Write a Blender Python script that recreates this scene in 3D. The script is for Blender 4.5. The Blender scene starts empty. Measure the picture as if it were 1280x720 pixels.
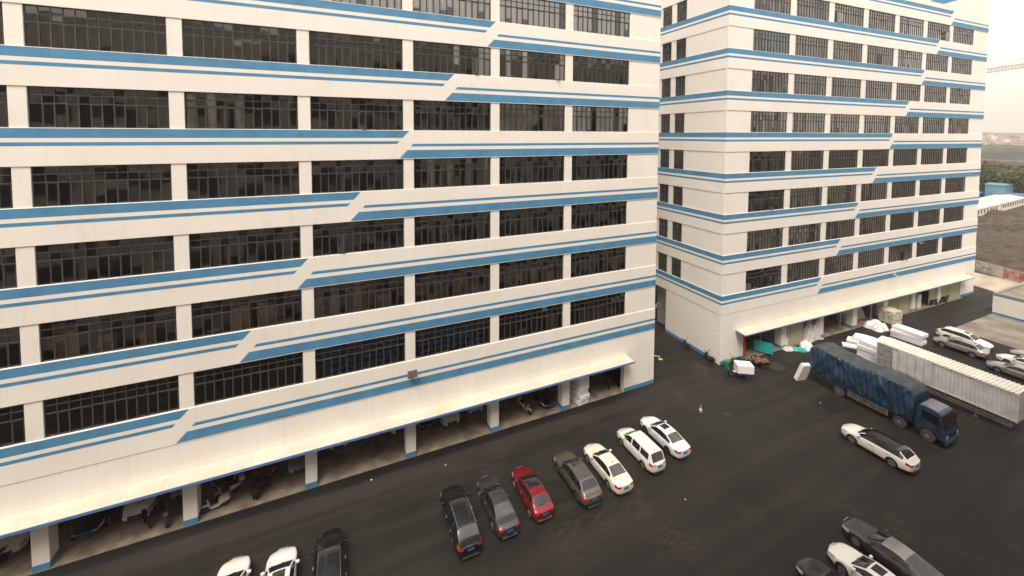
import bpy, bmesh, math, random
from mathutils import Vector, Matrix
random.seed(7)
R = math.radians
sc = bpy.context.scene
col = sc.collection

# ------------------------------------------------------------------ camera
F, CX, CY = 503.19, 627.46, 192.24
PITCH, YAW, ROLL = -0.0461, 0.4022, -0.0027
CAM = Vector((-33.109, -33.933, 27.889))
cd = bpy.data.cameras.new('camera'); co = bpy.data.objects.new('camera', cd); col.objects.link(co)
fh = Vector((math.sin(YAW), math.cos(YAW), 0)); rt = Vector((math.cos(YAW), -math.sin(YAW), 0)); up = Vector((0, 0, 1))
fw = fh*math.cos(PITCH) + up*math.sin(PITCH); uv = -fh*math.sin(PITCH) + up*math.cos(PITCH)
rx = rt*math.cos(ROLL) - uv*math.sin(ROLL); ry = rt*math.sin(ROLL) + uv*math.cos(ROLL)
m = Matrix.Identity(4)
for i in range(3): m[i][0] = rx[i]; m[i][1] = ry[i]; m[i][2] = -fw[i]; m[i][3] = CAM[i]
co.matrix_world = m
cd.sensor_width = 36; cd.sensor_fit = 'HORIZONTAL'; cd.lens = F/1280*36
cd.shift_x = (640-CX)/1280; cd.shift_y = (CY-360)/1280
cd.clip_start = 0.2; cd.clip_end = 9000
sc.camera = co

# ------------------------------------------------------------------ world, sun, exposure
SUN_EL, SUN_AZ = 61, -128           # azimuth: direction the light comes from, in the xy plane
w = bpy.data.worlds.new('World'); sc.world = w; w.use_nodes = True
nt = w.node_tree; nt.nodes.clear()
out = nt.nodes.new('ShaderNodeOutputWorld')
sky = nt.nodes.new('ShaderNodeTexSky'); sky.sky_type = 'NISHITA'; sky.sun_disc = False
sky.sun_elevation = R(SUN_EL); sky.sun_rotation = R(90-SUN_AZ)
sky.air_density = 1.5; sky.dust_density = 6
b1 = nt.nodes.new('ShaderNodeBackground'); b1.inputs[1].default_value = 0.05
b2 = nt.nodes.new('ShaderNodeBackground'); b2.inputs[0].default_value = (1.0, 0.86, 0.73, 1); b2.inputs[1].default_value = 0.60
ad = nt.nodes.new('ShaderNodeAddShader')
nt.links.new(sky.outputs[0], b1.inputs[0]); nt.links.new(b1.outputs[0], ad.inputs[0]); nt.links.new(b2.outputs[0], ad.inputs[1])
nt.links.new(ad.outputs[0], out.inputs[0])
sl = bpy.data.lights.new('sun', 'SUN'); so = bpy.data.objects.new('sun', sl); col.objects.link(so)
sl.energy = 1.5; sl.angle = R(24); sl.color = (1, .95, .87)
dirv = Vector((math.cos(R(SUN_AZ))*math.cos(R(SUN_EL)), math.sin(R(SUN_AZ))*math.cos(R(SUN_EL)), math.sin(R(SUN_EL))))
so.rotation_euler = dirv.to_track_quat('Z', 'Y').to_euler(); so.location = (0, 0, 80)
vs = sc.view_settings; vs.view_transform = 'Standard'; vs.look = 'None'; vs.exposure = 0.94; vs.gamma = 1; vs.use_curve_mapping = False
sc.render.engine = 'CYCLES'
sc.cycles.max_bounces = 7; sc.cycles.transparent_max_bounces = 10; sc.cycles.volume_bounces = 0

# ------------------------------------------------------------------ materials
def newmat(n):
    mt = bpy.data.materials.new(n); mt.use_nodes = True
    return mt, mt.node_tree, mt.node_tree.nodes['Principled BSDF']
def plain(n, c, rough=.6, metal=0., var=.12, scale=3., bump=0., spec=.5, coat=0., detail=5, c2=None, stretch=None):
    mt, t, p = newmat(n)
    tc = t.nodes.new('ShaderNodeTexCoord'); nz = t.nodes.new('ShaderNodeTexNoise')
    nz.inputs['Scale'].default_value = scale; nz.inputs['Detail'].default_value = detail
    if stretch:
        mp = t.nodes.new('ShaderNodeMapping'); mp.inputs['Scale'].default_value = stretch
        t.links.new(tc.outputs['Object'], mp.inputs[0]); t.links.new(mp.outputs[0], nz.inputs['Vector'])
    else: t.links.new(tc.outputs['Object'], nz.inputs['Vector'])
    mx = t.nodes.new('ShaderNodeMix'); mx.data_type = 'RGBA'
    a = [max(0, x*(1-var)) for x in c[:3]]; b = c2 if c2 else [min(1, x*(1+var)) for x in c[:3]]
    mx.inputs[6].default_value = (*a, 1); mx.inputs[7].default_value = (*b, 1)
    cr = t.nodes.new('ShaderNodeValToRGB'); cr.color_ramp.elements[0].position = .35; cr.color_ramp.elements[1].position = .65
    t.links.new(nz.outputs['Fac'], cr.inputs[0]); t.links.new(cr.outputs[0], mx.inputs[0]); t.links.new(mx.outputs[2], p.inputs['Base Color'])
    p.inputs['Roughness'].default_value = rough; p.inputs['Metallic'].default_value = metal
    p.inputs['Specular IOR Level'].default_value = spec
    if coat: p.inputs['Coat Weight'].default_value = coat; p.inputs['Coat Roughness'].default_value = .06
    if bump:
        bp = t.nodes.new('ShaderNodeBump'); bp.inputs['Strength'].default_value = bump; bp.inputs['Distance'].default_value = .02
        t.links.new(nz.outputs['Fac'], bp.inputs['Height']); t.links.new(bp.outputs[0], p.inputs['Normal'])
    return mt

def wall_mat(n, c, dirt):
    """painted render: broad tone drift, rain streaks that run down, fine grain"""
    mt, t, p = newmat(n); L = t.links; N = t.nodes
    tc = N.new('ShaderNodeTexCoord')
    def noise(sc_, st, det=4):
        mp = N.new('ShaderNodeMapping'); mp.inputs['Scale'].default_value = st
        nz = N.new('ShaderNodeTexNoise'); nz.inputs['Scale'].default_value = sc_; nz.inputs['Detail'].default_value = det
        L.new(tc.outputs['Object'], mp.inputs[0]); L.new(mp.outputs[0], nz.inputs['Vector']); return nz
    def ramp(src, a, b, v0, v1):
        r = N.new('ShaderNodeMapRange'); r.inputs[1].default_value = a; r.inputs[2].default_value = b
        r.inputs[3].default_value = v0; r.inputs[4].default_value = v1; L.new(src.outputs['Fac'], r.inputs[0]); return r
    r1 = ramp(noise(.35, (1, 1, 1.4)), .35, .7, 0, .5*dirt)
    r2 = ramp(noise(1.6, (2.2, 2.2, .16), 6), .52, .78, 0, .55*dirt)
    r3 = ramp(noise(2.4, (1, 1, 1), 8), .6, .75, 0, .35*dirt)
    a1 = N.new('ShaderNodeMath'); a1.operation = 'ADD'; L.new(r1.outputs[0], a1.inputs[0]); L.new(r2.outputs[0], a1.inputs[1])
    a2 = N.new('ShaderNodeMath'); a2.operation = 'ADD'; a2.use_clamp = True; L.new(a1.outputs[0], a2.inputs[0]); L.new(r3.outputs[0], a2.inputs[1])
    mx = N.new('ShaderNodeMix'); mx.data_type = 'RGBA'; mx.inputs[6].default_value = (*c, 1)
    mx.inputs[7].default_value = (c[0]*.74, c[1]*.70, c[2]*.64, 1)
    L.new(a2.outputs[0], mx.inputs[0]); L.new(mx.outputs[2], p.inputs['Base Color'])
    p.inputs['Roughness'].default_value = .82
    return mt

def asphalt_mat():
    mt, t, p = newmat('asphalt'); L = t.links; N = t.nodes
    tc = N.new('ShaderNodeTexCoord')
    def noise(sc_, st=(1, 1, 1), det=5, rot=0, dist=0):
        mp = N.new('ShaderNodeMapping'); mp.inputs['Scale'].default_value = st; mp.inputs['Rotation'].default_value = (0, 0, rot)
        nz = N.new('ShaderNodeTexNoise'); nz.inputs['Scale'].default_value = sc_; nz.inputs['Detail'].default_value = det; nz.inputs['Distortion'].default_value = dist
        L.new(tc.outputs['Object'], mp.inputs[0]); L.new(mp.outputs[0], nz.inputs['Vector']); return nz
    def mr(src, a, b, v0, v1):
        r = N.new('ShaderNodeMapRange'); r.inputs[1].default_value = a; r.inputs[2].default_value = b
        r.inputs[3].default_value = v0; r.inputs[4].default_value = v1; L.new(src, r.inputs[0]); return r.outputs[0]
    def mix(f, ca, cb):
        mx = N.new('ShaderNodeMix'); mx.data_type = 'RGBA'
        L.new(f, mx.inputs[0])
        for k, c_ in ((6, ca), (7, cb)):
            if isinstance(c_, tuple): mx.inputs[k].default_value = (*c_, 1)
            else: L.new(c_, mx.inputs[k])
        return mx.outputs[2]
    def mul0(a, b_):
        q = N.new('ShaderNodeMath'); q.operation = 'MULTIPLY'; L.new(a, q.inputs[0]); L.new(b_, q.inputs[1]); return q.outputs[0]
    big = noise(.07, det=4); streak = noise(.5, (.10, 1.8, 1), 6, .03, .25); grain = noise(22, det=3); patch = noise(.22, det=10, dist=.1)
    c = mix(mr(big.outputs['Fac'], .35, .65, 0, 1), (.0115, .0095, .0085), (.019, .0165, .015))
    c = mix(mr(streak.outputs['Fac'], .45, .75, 0, .7), c, (.030, .026, .023))
    c = mix(mul0(mr(patch.outputs['Fac'], .50, .66, 0, .6), mr(noise(2.6, (.5, 1.5, 1), 9).outputs['Fac'], .42, .62, 0, 1)), c, (.052, .043, .034))
    c = mix(mr(grain.outputs['Fac'], .45, .8, 0, .5), c, (.060, .053, .047))
    sx = N.new('ShaderNodeSeparateXYZ'); L.new(tc.outputs['Object'], sx.inputs[0])
    wob = N.new('ShaderNodeMath'); wob.operation = 'MULTIPLY_ADD'; L.new(noise(.35, det=6).outputs['Fac'], wob.inputs[0]); wob.inputs[1].default_value = 1.6; L.new(sx.outputs['Y'], wob.inputs[2])
    def mul(a, b_):
        q = N.new('ShaderNodeMath'); q.operation = 'MULTIPLY'
        for k, v in ((0, a), (1, b_)):
            if isinstance(v, float): q.inputs[k].default_value = v
            else: L.new(v, q.inputs[k])
        return q.outputs[0]
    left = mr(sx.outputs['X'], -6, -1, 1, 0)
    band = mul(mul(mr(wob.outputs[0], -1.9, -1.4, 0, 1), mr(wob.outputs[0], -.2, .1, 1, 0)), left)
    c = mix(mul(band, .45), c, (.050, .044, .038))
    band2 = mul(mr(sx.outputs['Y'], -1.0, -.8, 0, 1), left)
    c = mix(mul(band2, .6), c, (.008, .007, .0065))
    # long seams between the paved lanes
    sv = mul(mul(mr(sx.outputs['X'], -2.50, -2.46, 0, 1), mr(sx.outputs['X'], -2.40, -2.36, 1, 0)), mr(sx.outputs['Y'], -10.2, -10.1, 1, 0))
    c = mix(mul(mul(sv, mr(patch.outputs['Fac'], .35, .6, 0, 1)), .45), c, (.055, .048, .042))
    for y0 in (-9.3, -14.2, -19.6):
        sm = mul(mr(sx.outputs['Y'], y0-.06, y0-.03, 0, 1), mr(sx.outputs['Y'], y0+.03, y0+.06, 1, 0)); c = mix(mul(mul(sm, mr(streak.outputs['Fac'], .45, .65, 0, 1)), .22), c, (.045, .040, .036))
    for y0, w_ in ((-2.9, .9), (-8.1, .7), (-11.6, 1.2), (-16.5, .8)):
        sm = mul(mr(sx.outputs['Y'], y0-w_, y0, 0, 1), mr(sx.outputs['Y'], y0, y0+w_, 1, 0)); c = mix(mul(mul(sm, mr(streak.outputs['Fac'], .35, .6, 0, 1)), .5), c, (.034, .029, .0255))
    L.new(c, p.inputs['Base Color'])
    L.new(mr(streak.outputs['Fac'], .3, .7, .48, .8), p.inputs['Roughness'])
    bp = N.new('ShaderNodeBump'); bp.inputs['Strength'].default_value = .35; bp.inputs['Distance'].default_value = .01
    L.new(grain.outputs['Fac'], bp.inputs['Height']); L.new(bp.outputs[0], p.inputs['Normal'])
    p.inputs['Specular IOR Level'].default_value = .2
    return mt

def glass_mat(n, tint, gloss=1.0, wav=.25):
    mt = bpy.data.materials.new(n); mt.use_nodes = True; t = mt.node_tree; t.nodes.clear(); N = t.nodes; L = t.links
    o = N.new('ShaderNodeOutputMaterial'); tr = N.new('ShaderNodeBsdfTransparent'); tr.inputs[0].default_value = (*tint, 1)
    gl = N.new('ShaderNodeBsdfGlossy'); gl.inputs['Roughness'].default_value = .02; gl.inputs[0].default_value = (.95, .95, .95, 1)
    fr = N.new('ShaderNodeFresnel'); fr.inputs[0].default_value = 1.6
    ml = N.new('ShaderNodeMath'); ml.operation = 'MULTIPLY'; ml.inputs[1].default_value = gloss; ml.use_clamp = True
    tc = N.new('ShaderNodeTexCoord'); nz = N.new('ShaderNodeTexNoise'); nz.inputs['Scale'].default_value = 1.1; nz.inputs['Detail'].default_value = 1
    bp = N.new('ShaderNodeBump'); bp.inputs['Strength'].default_value = wav; bp.inputs['Distance'].default_value = .03
    mx = N.new('ShaderNodeMixShader')
    L.new(tc.outputs['Object'], nz.inputs['Vector']); L.new(nz.outputs['Fac'], bp.inputs['Height']); L.new(bp.outputs[0], gl.inputs['Normal'])
    L.new(fr.outputs[0], ml.inputs[0]); L.new(ml.outputs[0], mx.inputs[0]); L.new(tr.outputs[0], mx.inputs[1]); L.new(gl.outputs[0], mx.inputs[2]); L.new(mx.outputs[0], o.inputs[0])
    return mt

M = {}
M['wall'] = wall_mat('cream_render', (.83, .79, .725), .42)
M['wallB'] = M['wall']
M['blue'] = plain('blue_paint', (.075, .235, .40), .6, var=.10, scale=.9)
M['bluefascia'] = plain('blue_fascia', (.10, .19, .42), .55, var=.12, scale=2)
M['canopy'] = wall_mat('canopy_cream', (.60, .56, .47), 1.1)
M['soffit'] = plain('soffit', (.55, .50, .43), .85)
M['frame'] = plain('window_frame', (.055, .054, .052), .45, var=.1)
M['glass'] = glass_mat('window_glass', (.93, .92, .90), 1.7, .10)
M['curtain_pale'] = plain('pale_curtain', (.86, .88, .85), .9, var=.10, scale=2, stretch=(4, 1, .3))
M['curtain_grey'] = plain('grey_curtain', (.50, .48, .44), .9, var=.25, scale=3, stretch=(5, 1, .3))
M['curtain_teal'] = plain('teal_curtain', (.16, .42, .50), .9, var=.2, scale=2, stretch=(4, 1, .3))
M['room'] = plain('room', (.34, .32, .29), .9, var=.2, scale=1)
M['slab'] = plain('garage_slab', (.20, .165, .12), .85, var=.3, scale=.9, bump=.1, detail=8, c2=(.31, .26, .195))
M['yellow'] = plain('faded_yellow_paint', (.25, .19, .075), .8, var=.3, scale=6)
M['asphalt'] = asphalt_mat()
M['apron'] = plain('worn_concrete', (.22, .195, .16), .9, var=.22, scale=.35, bump=.1, detail=9, c2=(.32, .285, .235))
M['earthroad'] = plain('pale_earth', (.40, .33, .255), .95, var=.2, scale=.25, detail=9, stretch=(.6, 2.5, 1))
M['earth'] = plain('brown_earth', (.036, .024, .015), .95, var=.35, scale=.7, bump=.7, detail=14, c2=(.088, .066, .043), stretch=(1.3, .9, 1))
M['steel'] = plain('steel', (.45, .44, .42), .4, .7)
M['dark'] = plain('dark_plastic', (.02, .02, .021), .5, var=.2)
M['black'] = plain('void_black', (.008, .008, .008), .8, var=.2)
M['tyre'] = plain('tyre_rubber', (.018, .017, .016), .85, var=.2, scale=20)
M['rim'] = plain('alloy', (.30, .29, .28), .35, .7, var=.15)
M['rimdark'] = plain('dark_alloy', (.08, .08, .08), .4, .6, var=.15)
M['carglass'] = plain('car_glass', (.012, .013, .015), .06, var=.2, spec=.9)
M['rearglass'] = plain('tinted_rear_glass', (.065, .066, .06), .12, var=.3, scale=1.5, spec=.8)
M['lamp'] = plain('lamp_lens', (.55, .56, .56), .12, .3, var=.2, scale=10)
M['tail'] = plain('tail_lens', (.42, .02, .03), .15, var=.3, scale=12)
M['plate'] = plain('blue_plate', (.035, .10, .32), .4, var=.15, scale=30)
M['chrome'] = plain('chrome', (.6, .6, .6), .18, .9)
M['foam'] = plain('white_foam', (.80, .785, .80), .85, var=.05, scale=6, bump=.1)
M['cloth_white'] = plain('white_cloth', (.72, .70, .70), .9, var=.1, scale=5, bump=.3)
M['sack'] = plain('white_plastic_bags', (.62, .59, .58), .6, var=.3, scale=7, bump=.7, detail=8)
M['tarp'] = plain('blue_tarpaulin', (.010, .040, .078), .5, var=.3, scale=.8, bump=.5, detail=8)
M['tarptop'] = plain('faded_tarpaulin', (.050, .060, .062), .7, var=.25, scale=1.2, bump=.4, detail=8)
M['truckblue'] = plain('truck_blue_paint', (.012, .038, .10), .4, var=.35, scale=2.2, coat=.3, detail=9, c2=(.03, .06, .11))
M['truckroof'] = plain('rusty_blue_roof', (.10, .17, .29), .5, var=.2, scale=2.6, detail=9, c2=(.27, .20, .17))
M['hubdust'] = plain('dusty_hub', (.19, .17, .145), .8, var=.3, scale=9)
M['tyredust'] = plain('dusty_tyre', (.075, .066, .057), .9, var=.25, scale=9)
M['rust'] = plain('rusty_steel', (.24, .20, .15), .8, var=.3, scale=5)
M['box_white'] = plain('container_white', (.64, .635, .61), .55, var=.10, scale=1.2, detail=8)
M['box_top'] = plain('container_roof', (.70, .67, .60), .6, var=.08, scale=1, detail=8)
M['card'] = plain('cardboard', (.52, .37, .22), .85, var=.2, scale=3)
M['rack'] = plain('blue_rack', (.07, .20, .55), .5)
M['green'] = plain('green_plastic', (.02, .22, .08), .5)
M['teal'] = plain('teal_board', (.02, .36, .34), .5, var=.1)
M['red'] = plain('red_banner', (.55, .05, .04), .6)
M['orange'] = plain('orange_banner', (.62, .13, .05), .6)
M['shutter'] = plain('olive_shutter', (.46, .43, .30), .7, var=.08, scale=2)
M['brown'] = plain('brown_leather', (.10, .038, .02), .6, var=.45, scale=5, c2=(.20, .095, .055))
M['cream'] = plain('cream_plastic', (.60, .56, .44), .4, var=.1)
M['steelgrey'] = plain('grey_metal', (.16, .16, .16), .45, .5)
M['bluetray'] = plain('dark_blue_tray', (.02, .03, .11), .5)
M['greyframe'] = plain('worn_grey_frame', (.30, .29, .27), .6, var=.2)
M['drain'] = plain('drain_rust', (.038, .033, .027), .85, var=.3)
M['draindark'] = plain('drain_frame', (.028, .025, .022), .85, var=.3)
M['fence'] = plain('grey_hoarding', (.42, .405, .38), .7, var=.12, scale=.6, stretch=(1, .6, 1))
M['concrete'] = plain('viaduct_concrete', (.27, .25, .225), .85, var=.12, scale=.2)
M['prefab'] = plain('prefab_white', (.68, .62, .53), .7, var=.05, scale=.5)
M['prefabroof'] = plain('prefab_roof', (.62, .56, .47), .8, var=.08, scale=.4)
M['blueroof'] = plain('blue_sheet_roof', (.10, .19, .40), .6, var=.12, scale=.5)
M['tealroof'] = plain('teal_sheet', (.10, .25, .32), .6, var=.1, scale=.5)
M['leaf'] = plain('leaf', (.075, .092, .024), .8, var=.35, scale=.25, c2=(.16, .165, .045))
M['leaf2'] = plain('dark_leaf', (.05, .068, .02), .8, var=.35, scale=.25, c2=(.10, .115, .032))
M['bark'] = plain('bark', (.09, .07, .05), .9)
M['wood'] = plain('wood_far', (.045, .056, .034), .95, var=.4, scale=.02, detail=8)
M['hill'] = plain('hill', (.09, .10, .07), .95, var=.2, scale=.002)
M['city1'] = plain('far_block', (.50, .40, .31), .9, var=.15, scale=.1)
M['city2'] = plain('far_block_white', (.70, .64, .56), .9, var=.1, scale=.1)
M['city3'] = plain('far_block_brown', (.34, .23, .17), .9, var=.2, scale=.1)
M['oppo'] = plain('opposite_wall', (.70, .64, .56), .9, var=.15, scale=.3)
M['farwin'] = plain('far_window', (.05, .05, .055), .4)
M['cone'] = plain('traffic_cone_orange', (.36, .19, .13), .6, var=.2)
M['crane'] = plain('crane_paint', (.30, .25, .20), .7)
M['solar'] = plain('lamp_louvre', (.22, .17, .19), .4)
def paint(n, c, metal=0., rough=.25): return plain(n, c, rough, metal, var=.02, scale=.8, coat=.6)

# ------------------------------------------------------------------ mesh helpers
class MB:
    def __init__(s): s.v = []; s.f = []; s.mi = []
    def add(s, vs_, fs, mi=0):
        n = len(s.v); s.v += [tuple(v) for v in vs_]
        for f in fs: s.f.append(tuple(n+i for i in f)); s.mi.append(mi)
    def box(s, x0, x1, y0, y1, z0, z1, mi=0, M_=None):
        vs_ = [Vector((x, y, z)) for z in (z0, z1) for y in (y0, y1) for x in (x0, x1)]
        if M_: vs_ = [M_ @ v for v in vs_]
        s.add(vs_, [(0, 2, 3, 1), (4, 5, 7, 6), (0, 1, 5, 4), (2, 6, 7, 3), (0, 4, 6, 2), (1, 3, 7, 5)], mi)
    def poly(s, pts, mi=0): s.add(pts, [tuple(range(len(pts)))], mi)
    def prism(s, pts, d, mi=0):
        n = len(pts); a = [Vector(p_) for p_ in pts]; b = [p_+Vector(d) for p_ in a]
        s.add(a+b, [tuple(range(n))[::-1], tuple(range(n, 2*n))]+[(i, (i+1) % n, n+(i+1) % n, n+i) for i in range(n)], mi)
    def tube(s, a, b, r, n=8, mi=0, r2=None):
        a = Vector(a); b = Vector(b); d = (b-a).normalized(); u = d.orthogonal().normalized(); w_ = d.cross(u)
        r2 = r if r2 is None else r2
        A = [a+(u*math.cos(2*math.pi*i/n)+w_*math.sin(2*math.pi*i/n))*r for i in range(n)]
        B = [b+(u*math.cos(2*math.pi*i/n)+w_*math.sin(2*math.pi*i/n))*r2 for i in range(n)]
        s.add(A+B, [tuple(range(n))[::-1], tuple(range(n, 2*n))]+[(i, (i+1) % n, n+(i+1) % n, n+i) for i in range(n)], mi)
    def path(s, pts, r, n=6, mi=0):
        for a, b in zip(pts[:-1], pts[1:]): s.tube(a, b, r, n, mi)
    def lathe(s, prof, axis='z', c=(0, 0, 0), n=20, mi=0):
        """prof: list of (radius, height along the axis)"""
        vs_ = []
        for r, h in prof:
            for i in range(n):
                a = 2*math.pi*i/n; p_, q_ = r*math.cos(a), r*math.sin(a)
                v = (p_, q_, h) if axis == 'z' else ((h, p_, q_) if axis == 'x' else (q_, h, p_))
                vs_.append((v[0]+c[0], v[1]+c[1], v[2]+c[2]))
        fs = []
        for j in range(len(prof)-1):
            for i in range(n): k = (i+1) % n; fs.append((j*n+i, j*n+k, (j+1)*n+k, (j+1)*n+i))
        s.add(vs_, fs, mi)
        m_ = len(prof)
        s.add([vs_[i] for i in range(n)], [tuple(range(n))[::-1]], mi); s.add([vs_[(m_-1)*n+i] for i in range(n)], [tuple(range(n))], mi)
    def build(s, name, mats, parent=None, smooth=None, bevel=0, loc=None):
        me = bpy.data.meshes.new(name); me.from_pydata(s.v, [], s.f)
        if not isinstance(mats, (list, tuple)): mats = [mats]
        for x in mats: me.materials.append(x)
        if len(mats) > 1: me.polygons.foreach_set('material_index', s.mi)
        if bevel or smooth:
            bm = bmesh.new(); bm.from_mesh(me)
            if smooth: bmesh.ops.remove_doubles(bm, verts=bm.verts, dist=1e-4)
            if bevel: bmesh.ops.bevel(bm, geom=bm.edges[:]+bm.verts[:], offset=bevel, segments=2, affect='EDGES')
            bm.normal_update(); bm.to_mesh(me); bm.free()
        if smooth:
            me.polygons.foreach_set('use_smooth', [True]*len(me.polygons)); me.set_sharp_from_angle(angle=R(smooth))
        me.update()
        o = bpy.data.objects.new(name, me); col.objects.link(o)
        if parent: o.parent = parent
        if loc: o.location = loc
        return o
def thing(name, label, cat, loc=(0, 0, 0), rz=0, group=None):
    o = bpy.data.objects.new(name, None); col.objects.link(o); o.empty_display_size = .3
    o.location = loc; o.rotation_euler = (0, 0, rz); return tag(o, label, cat, group)
def tag(o, label, cat, group=None):
    o['label'] = label; o['category'] = cat
    if group: o['group'] = group
    return o
def struct(o, kind='structure'): o['kind'] = kind; return o
def copy_tree(o, parent=None):
    c = o.copy(); col.objects.link(c)
    if parent is not None: c.parent = parent
    for ch in list(o.children): copy_tree(ch, c)
    return c

# ------------------------------------------------------------------ ground and setting
def sheet(name, pts, z, mat, kind='structure'):
    b = MB(); b.poly([(x, y, z) for x, y in pts]); return struct(b.build(name, mat), kind)
sheet('ground', [(-140, -1290), (3390, -1290), (3390, 2590), (-140, 2590)], -.012, M['earth'])
sheet('asphalt_yard', [(-120, -60), (76, -60), (76, -4), (78, 1.2), (78, 60), (-120, 60)], 0, M['asphalt'])
b = MB(); b.poly([(48, -30, .006), (76, -30, .006), (76, -6.9, .006), (50, -6.9, .006)]); struct(b.build('concrete_apron', M['apron']))
sheet('earth_road', [(76.02, -60), (88, -60), (88, -1), (93, 60), (78.02, 60), (78.02, 1.2), (76.02, -4)], .004, M['earthroad'])

# ------------------------------------------------------------------ factory buildings
FH, WH, SILL = 4.919, 2.572, 8.573
def window_frame(W_, H_, n, depth=.09, sash=2):
    b = MB(); e = .06
    b.box(0, W_, 0, depth, 0, e); b.box(0, W_, 0, depth, H_-e, H_); b.box(0, e, 0, depth, e, H_-e); b.box(W_-e, W_, 0, depth, e, H_-e)
    z1 = H_*.60; z2 = H_*.80
    b.box(e, W_-e, -.012, depth-.01, z1-.035, z1+.035); b.box(e, W_-e, .004, depth-.01, z2-.028, z2+.028)
    for i in range(1, n):
        x = e+(W_-2*e)*i/n
        b.box(x-.024, x+.024, -.004, depth-.004, e, H_-e)
    for i in range(n):      # opening sashes have a second, thicker frame
        if i % sash == 1:
            x0 = e+(W_-2*e)*i/n+.025; x1 = e+(W_-2*e)*(i+1)/n-.025
            b.box(x0, x0+.035, .008, .06, e, z1-.036); b.box(x1-.035, x1, .008, .06, e, z1-.036)
            b.box(x0+.035, x1-.035, .008, .06, e, e+.05); b.box(x0+.035, x1-.035, .008, .06, z1-.086, z1-.036)
    return b
def curtain(W_, H_, n, seed, gap):
    rr = random.Random(seed); b = MB()
    for i in range(n):
        if rr.random() < gap: continue
        x0 = W_*i/n+.07; x1 = W_*(i+1)/n-.03+.02*rr.random(); z0 = .05 if rr.random() < .8 else rr.uniform(.2, .9)
        k = 5; pts = []
        for j in range(k+1):
            x = x0+(x1-x0)*j/k; y = .04*math.sin(j*2.1+i*1.3)
            pts += [(x, y*.5, z0), (x, y*.5, H_-.08)]
        b.add(pts, [(2*j, 2*j+2, 2*j+3, 2*j+1) for j in range(k)])
    return b
def add_window(proto, cache, bld, u, wv, z, cur, rot=0):
    fr = proto[0].copy(); col.objects.link(fr); fr.parent = bld; fr.location = (u, wv, z); fr.rotation_euler = (0, 0, rot)
    pn = random.choice(proto[1]).copy(); col.objects.link(pn); pn.parent = fr
    if cur:
        kind, gap, seed = cur; key = (proto[2], kind, gap, seed % 4)
        if key not in cache:
            o = curtain(proto[2], WH, proto[3], hash(key[1:]) % 1000 if False else seed % 4*17+int(gap*100), gap).build('curtain', M[kind]); cache[key] = o
            o.parent = fr
        else: o = cache[key].copy(); col.objects.link(o); o.parent = fr
        o.location = (0, .085 if cur[0] == 'curtain_pale' else .13, 0)
    return fr
def window_proto(W_, n):
    f = window_frame(W_, WH, n).build('window', M['frame'])
    ps = []
    for q in range(3):
        r2 = random.Random(q*31+n); b = MB(); e = .06; zz = [.03, WH*.6, WH*.8, WH-.03]
        for i in range(n):
            x0 = e+(W_-2*e)*i/n; x1 = e+(W_-2*e)*(i+1)/n
            for j in range(3):
                tx, tz = r2.gauss(0, .006)*(x1-x0), r2.gauss(0, .007)*(zz[j+1]-zz[j])
                if j and r2.random() < .5: tz = r2.uniform(-.03, .0)*(zz[j+1]-zz[j])
                y = .038
                b.poly([(x0, y-tx-tz, zz[j]), (x1, y+tx-tz, zz[j]), (x1, y+tx+tz, zz[j+1]), (x0, y-tx+tz, zz[j+1])])
        ps.append(b.build('pane', M['glass']))
    return [f, ps, W_, n]
def drop(proto):
    for o in [proto[0]]+proto[1]: bpy.data.objects.remove(o)

def stripe(b, u0, u1, z0, z1, s0=0., s1=0., w_=0.0, mi=1):
    """painted band; s0/s1 = slant of its ends (shift in u at the bottom)"""
    b.poly([(u0+s0, w_-.004, z0), (u1+s1, w_-.004, z0), (u1, w_-.004, z1), (u0, w_-.004, z1)], mi)
SL = .93   # slant of the diagonal breaks: u per metre of height
def facade_wall(U0, U1, wins, W_, sills, breaks, top, wing=.06):
    """wall sheet with real openings: spandrels at w=0, piers recessed by wing"""
    b = MB(); n = len(sills)
    for i in range(n+1):
        s_ = sills[i] if i < n else sills[-1]+FH
        z1 = s_; z0 = s_-(FH-WH)
        if i == n: z1 = top
        b.box(U0, U1, 0, .30, z0, z1)
        bk = breaks(i); zt = s_
        # left of the break: wide stripe hangs from the sill, thin one under it
        a, c = U0, min(bk, U1)
        if bk > U0:
            b1_ = min(bk, U1); sl1 = SL if bk < U1 else 0
            for h0, h1 in ((-.60, 0.), (-1.10, -.87)):
                off = -sl1*(0-h1); stripe(b, U0, b1_+off, zt+h0, zt+h1, 0, -sl1*(h1-h0))
        if bk < U1:
            b0_ = bk+1.32
            a0 = max(b0_, U0); sl0 = SL if b0_ > U0 else 0
            for h0, h1 in ((-1.32, -1.10), (-2.30, -1.62)):
                off = -sl0*(0-h1); b.poly([(a0+off-sl0*(h1-h0), -.004, zt+h0), (U1, -.004, zt+h0), (U1, -.004, zt+h1), (a0+off, -.004, zt+h1)], 1)
    for s_ in sills:
        e = [U0]+[x for wn in wins for x in (wn, wn+W_)]+[U1]
        for k in range(0, len(e), 2): b.box(e[k], e[k+1], wing, .30, s_, s_+WH)
        for wn in wins:     # a thin pale sill
            b.box(wn, wn+W_, .02, .13, s_, s_+.035)
    return b

sillsA = [SILL+i*FH for i in range(8)]
# ---- the large block on the left
A = thing('factory_building', 'large cream factory block with blue stripes and an open parking level, filling the left', 'building')
UA0 = -74.5
winsA = [-4.145-6.956-7.8*k for k in range(8, -1, -1)]
TOPA = sillsA[-1]+FH+1.6
wb = facade_wall(UA0, 0, winsA, 6.956, sillsA, lambda i: -42.58+3.88*i, TOPA)
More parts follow.
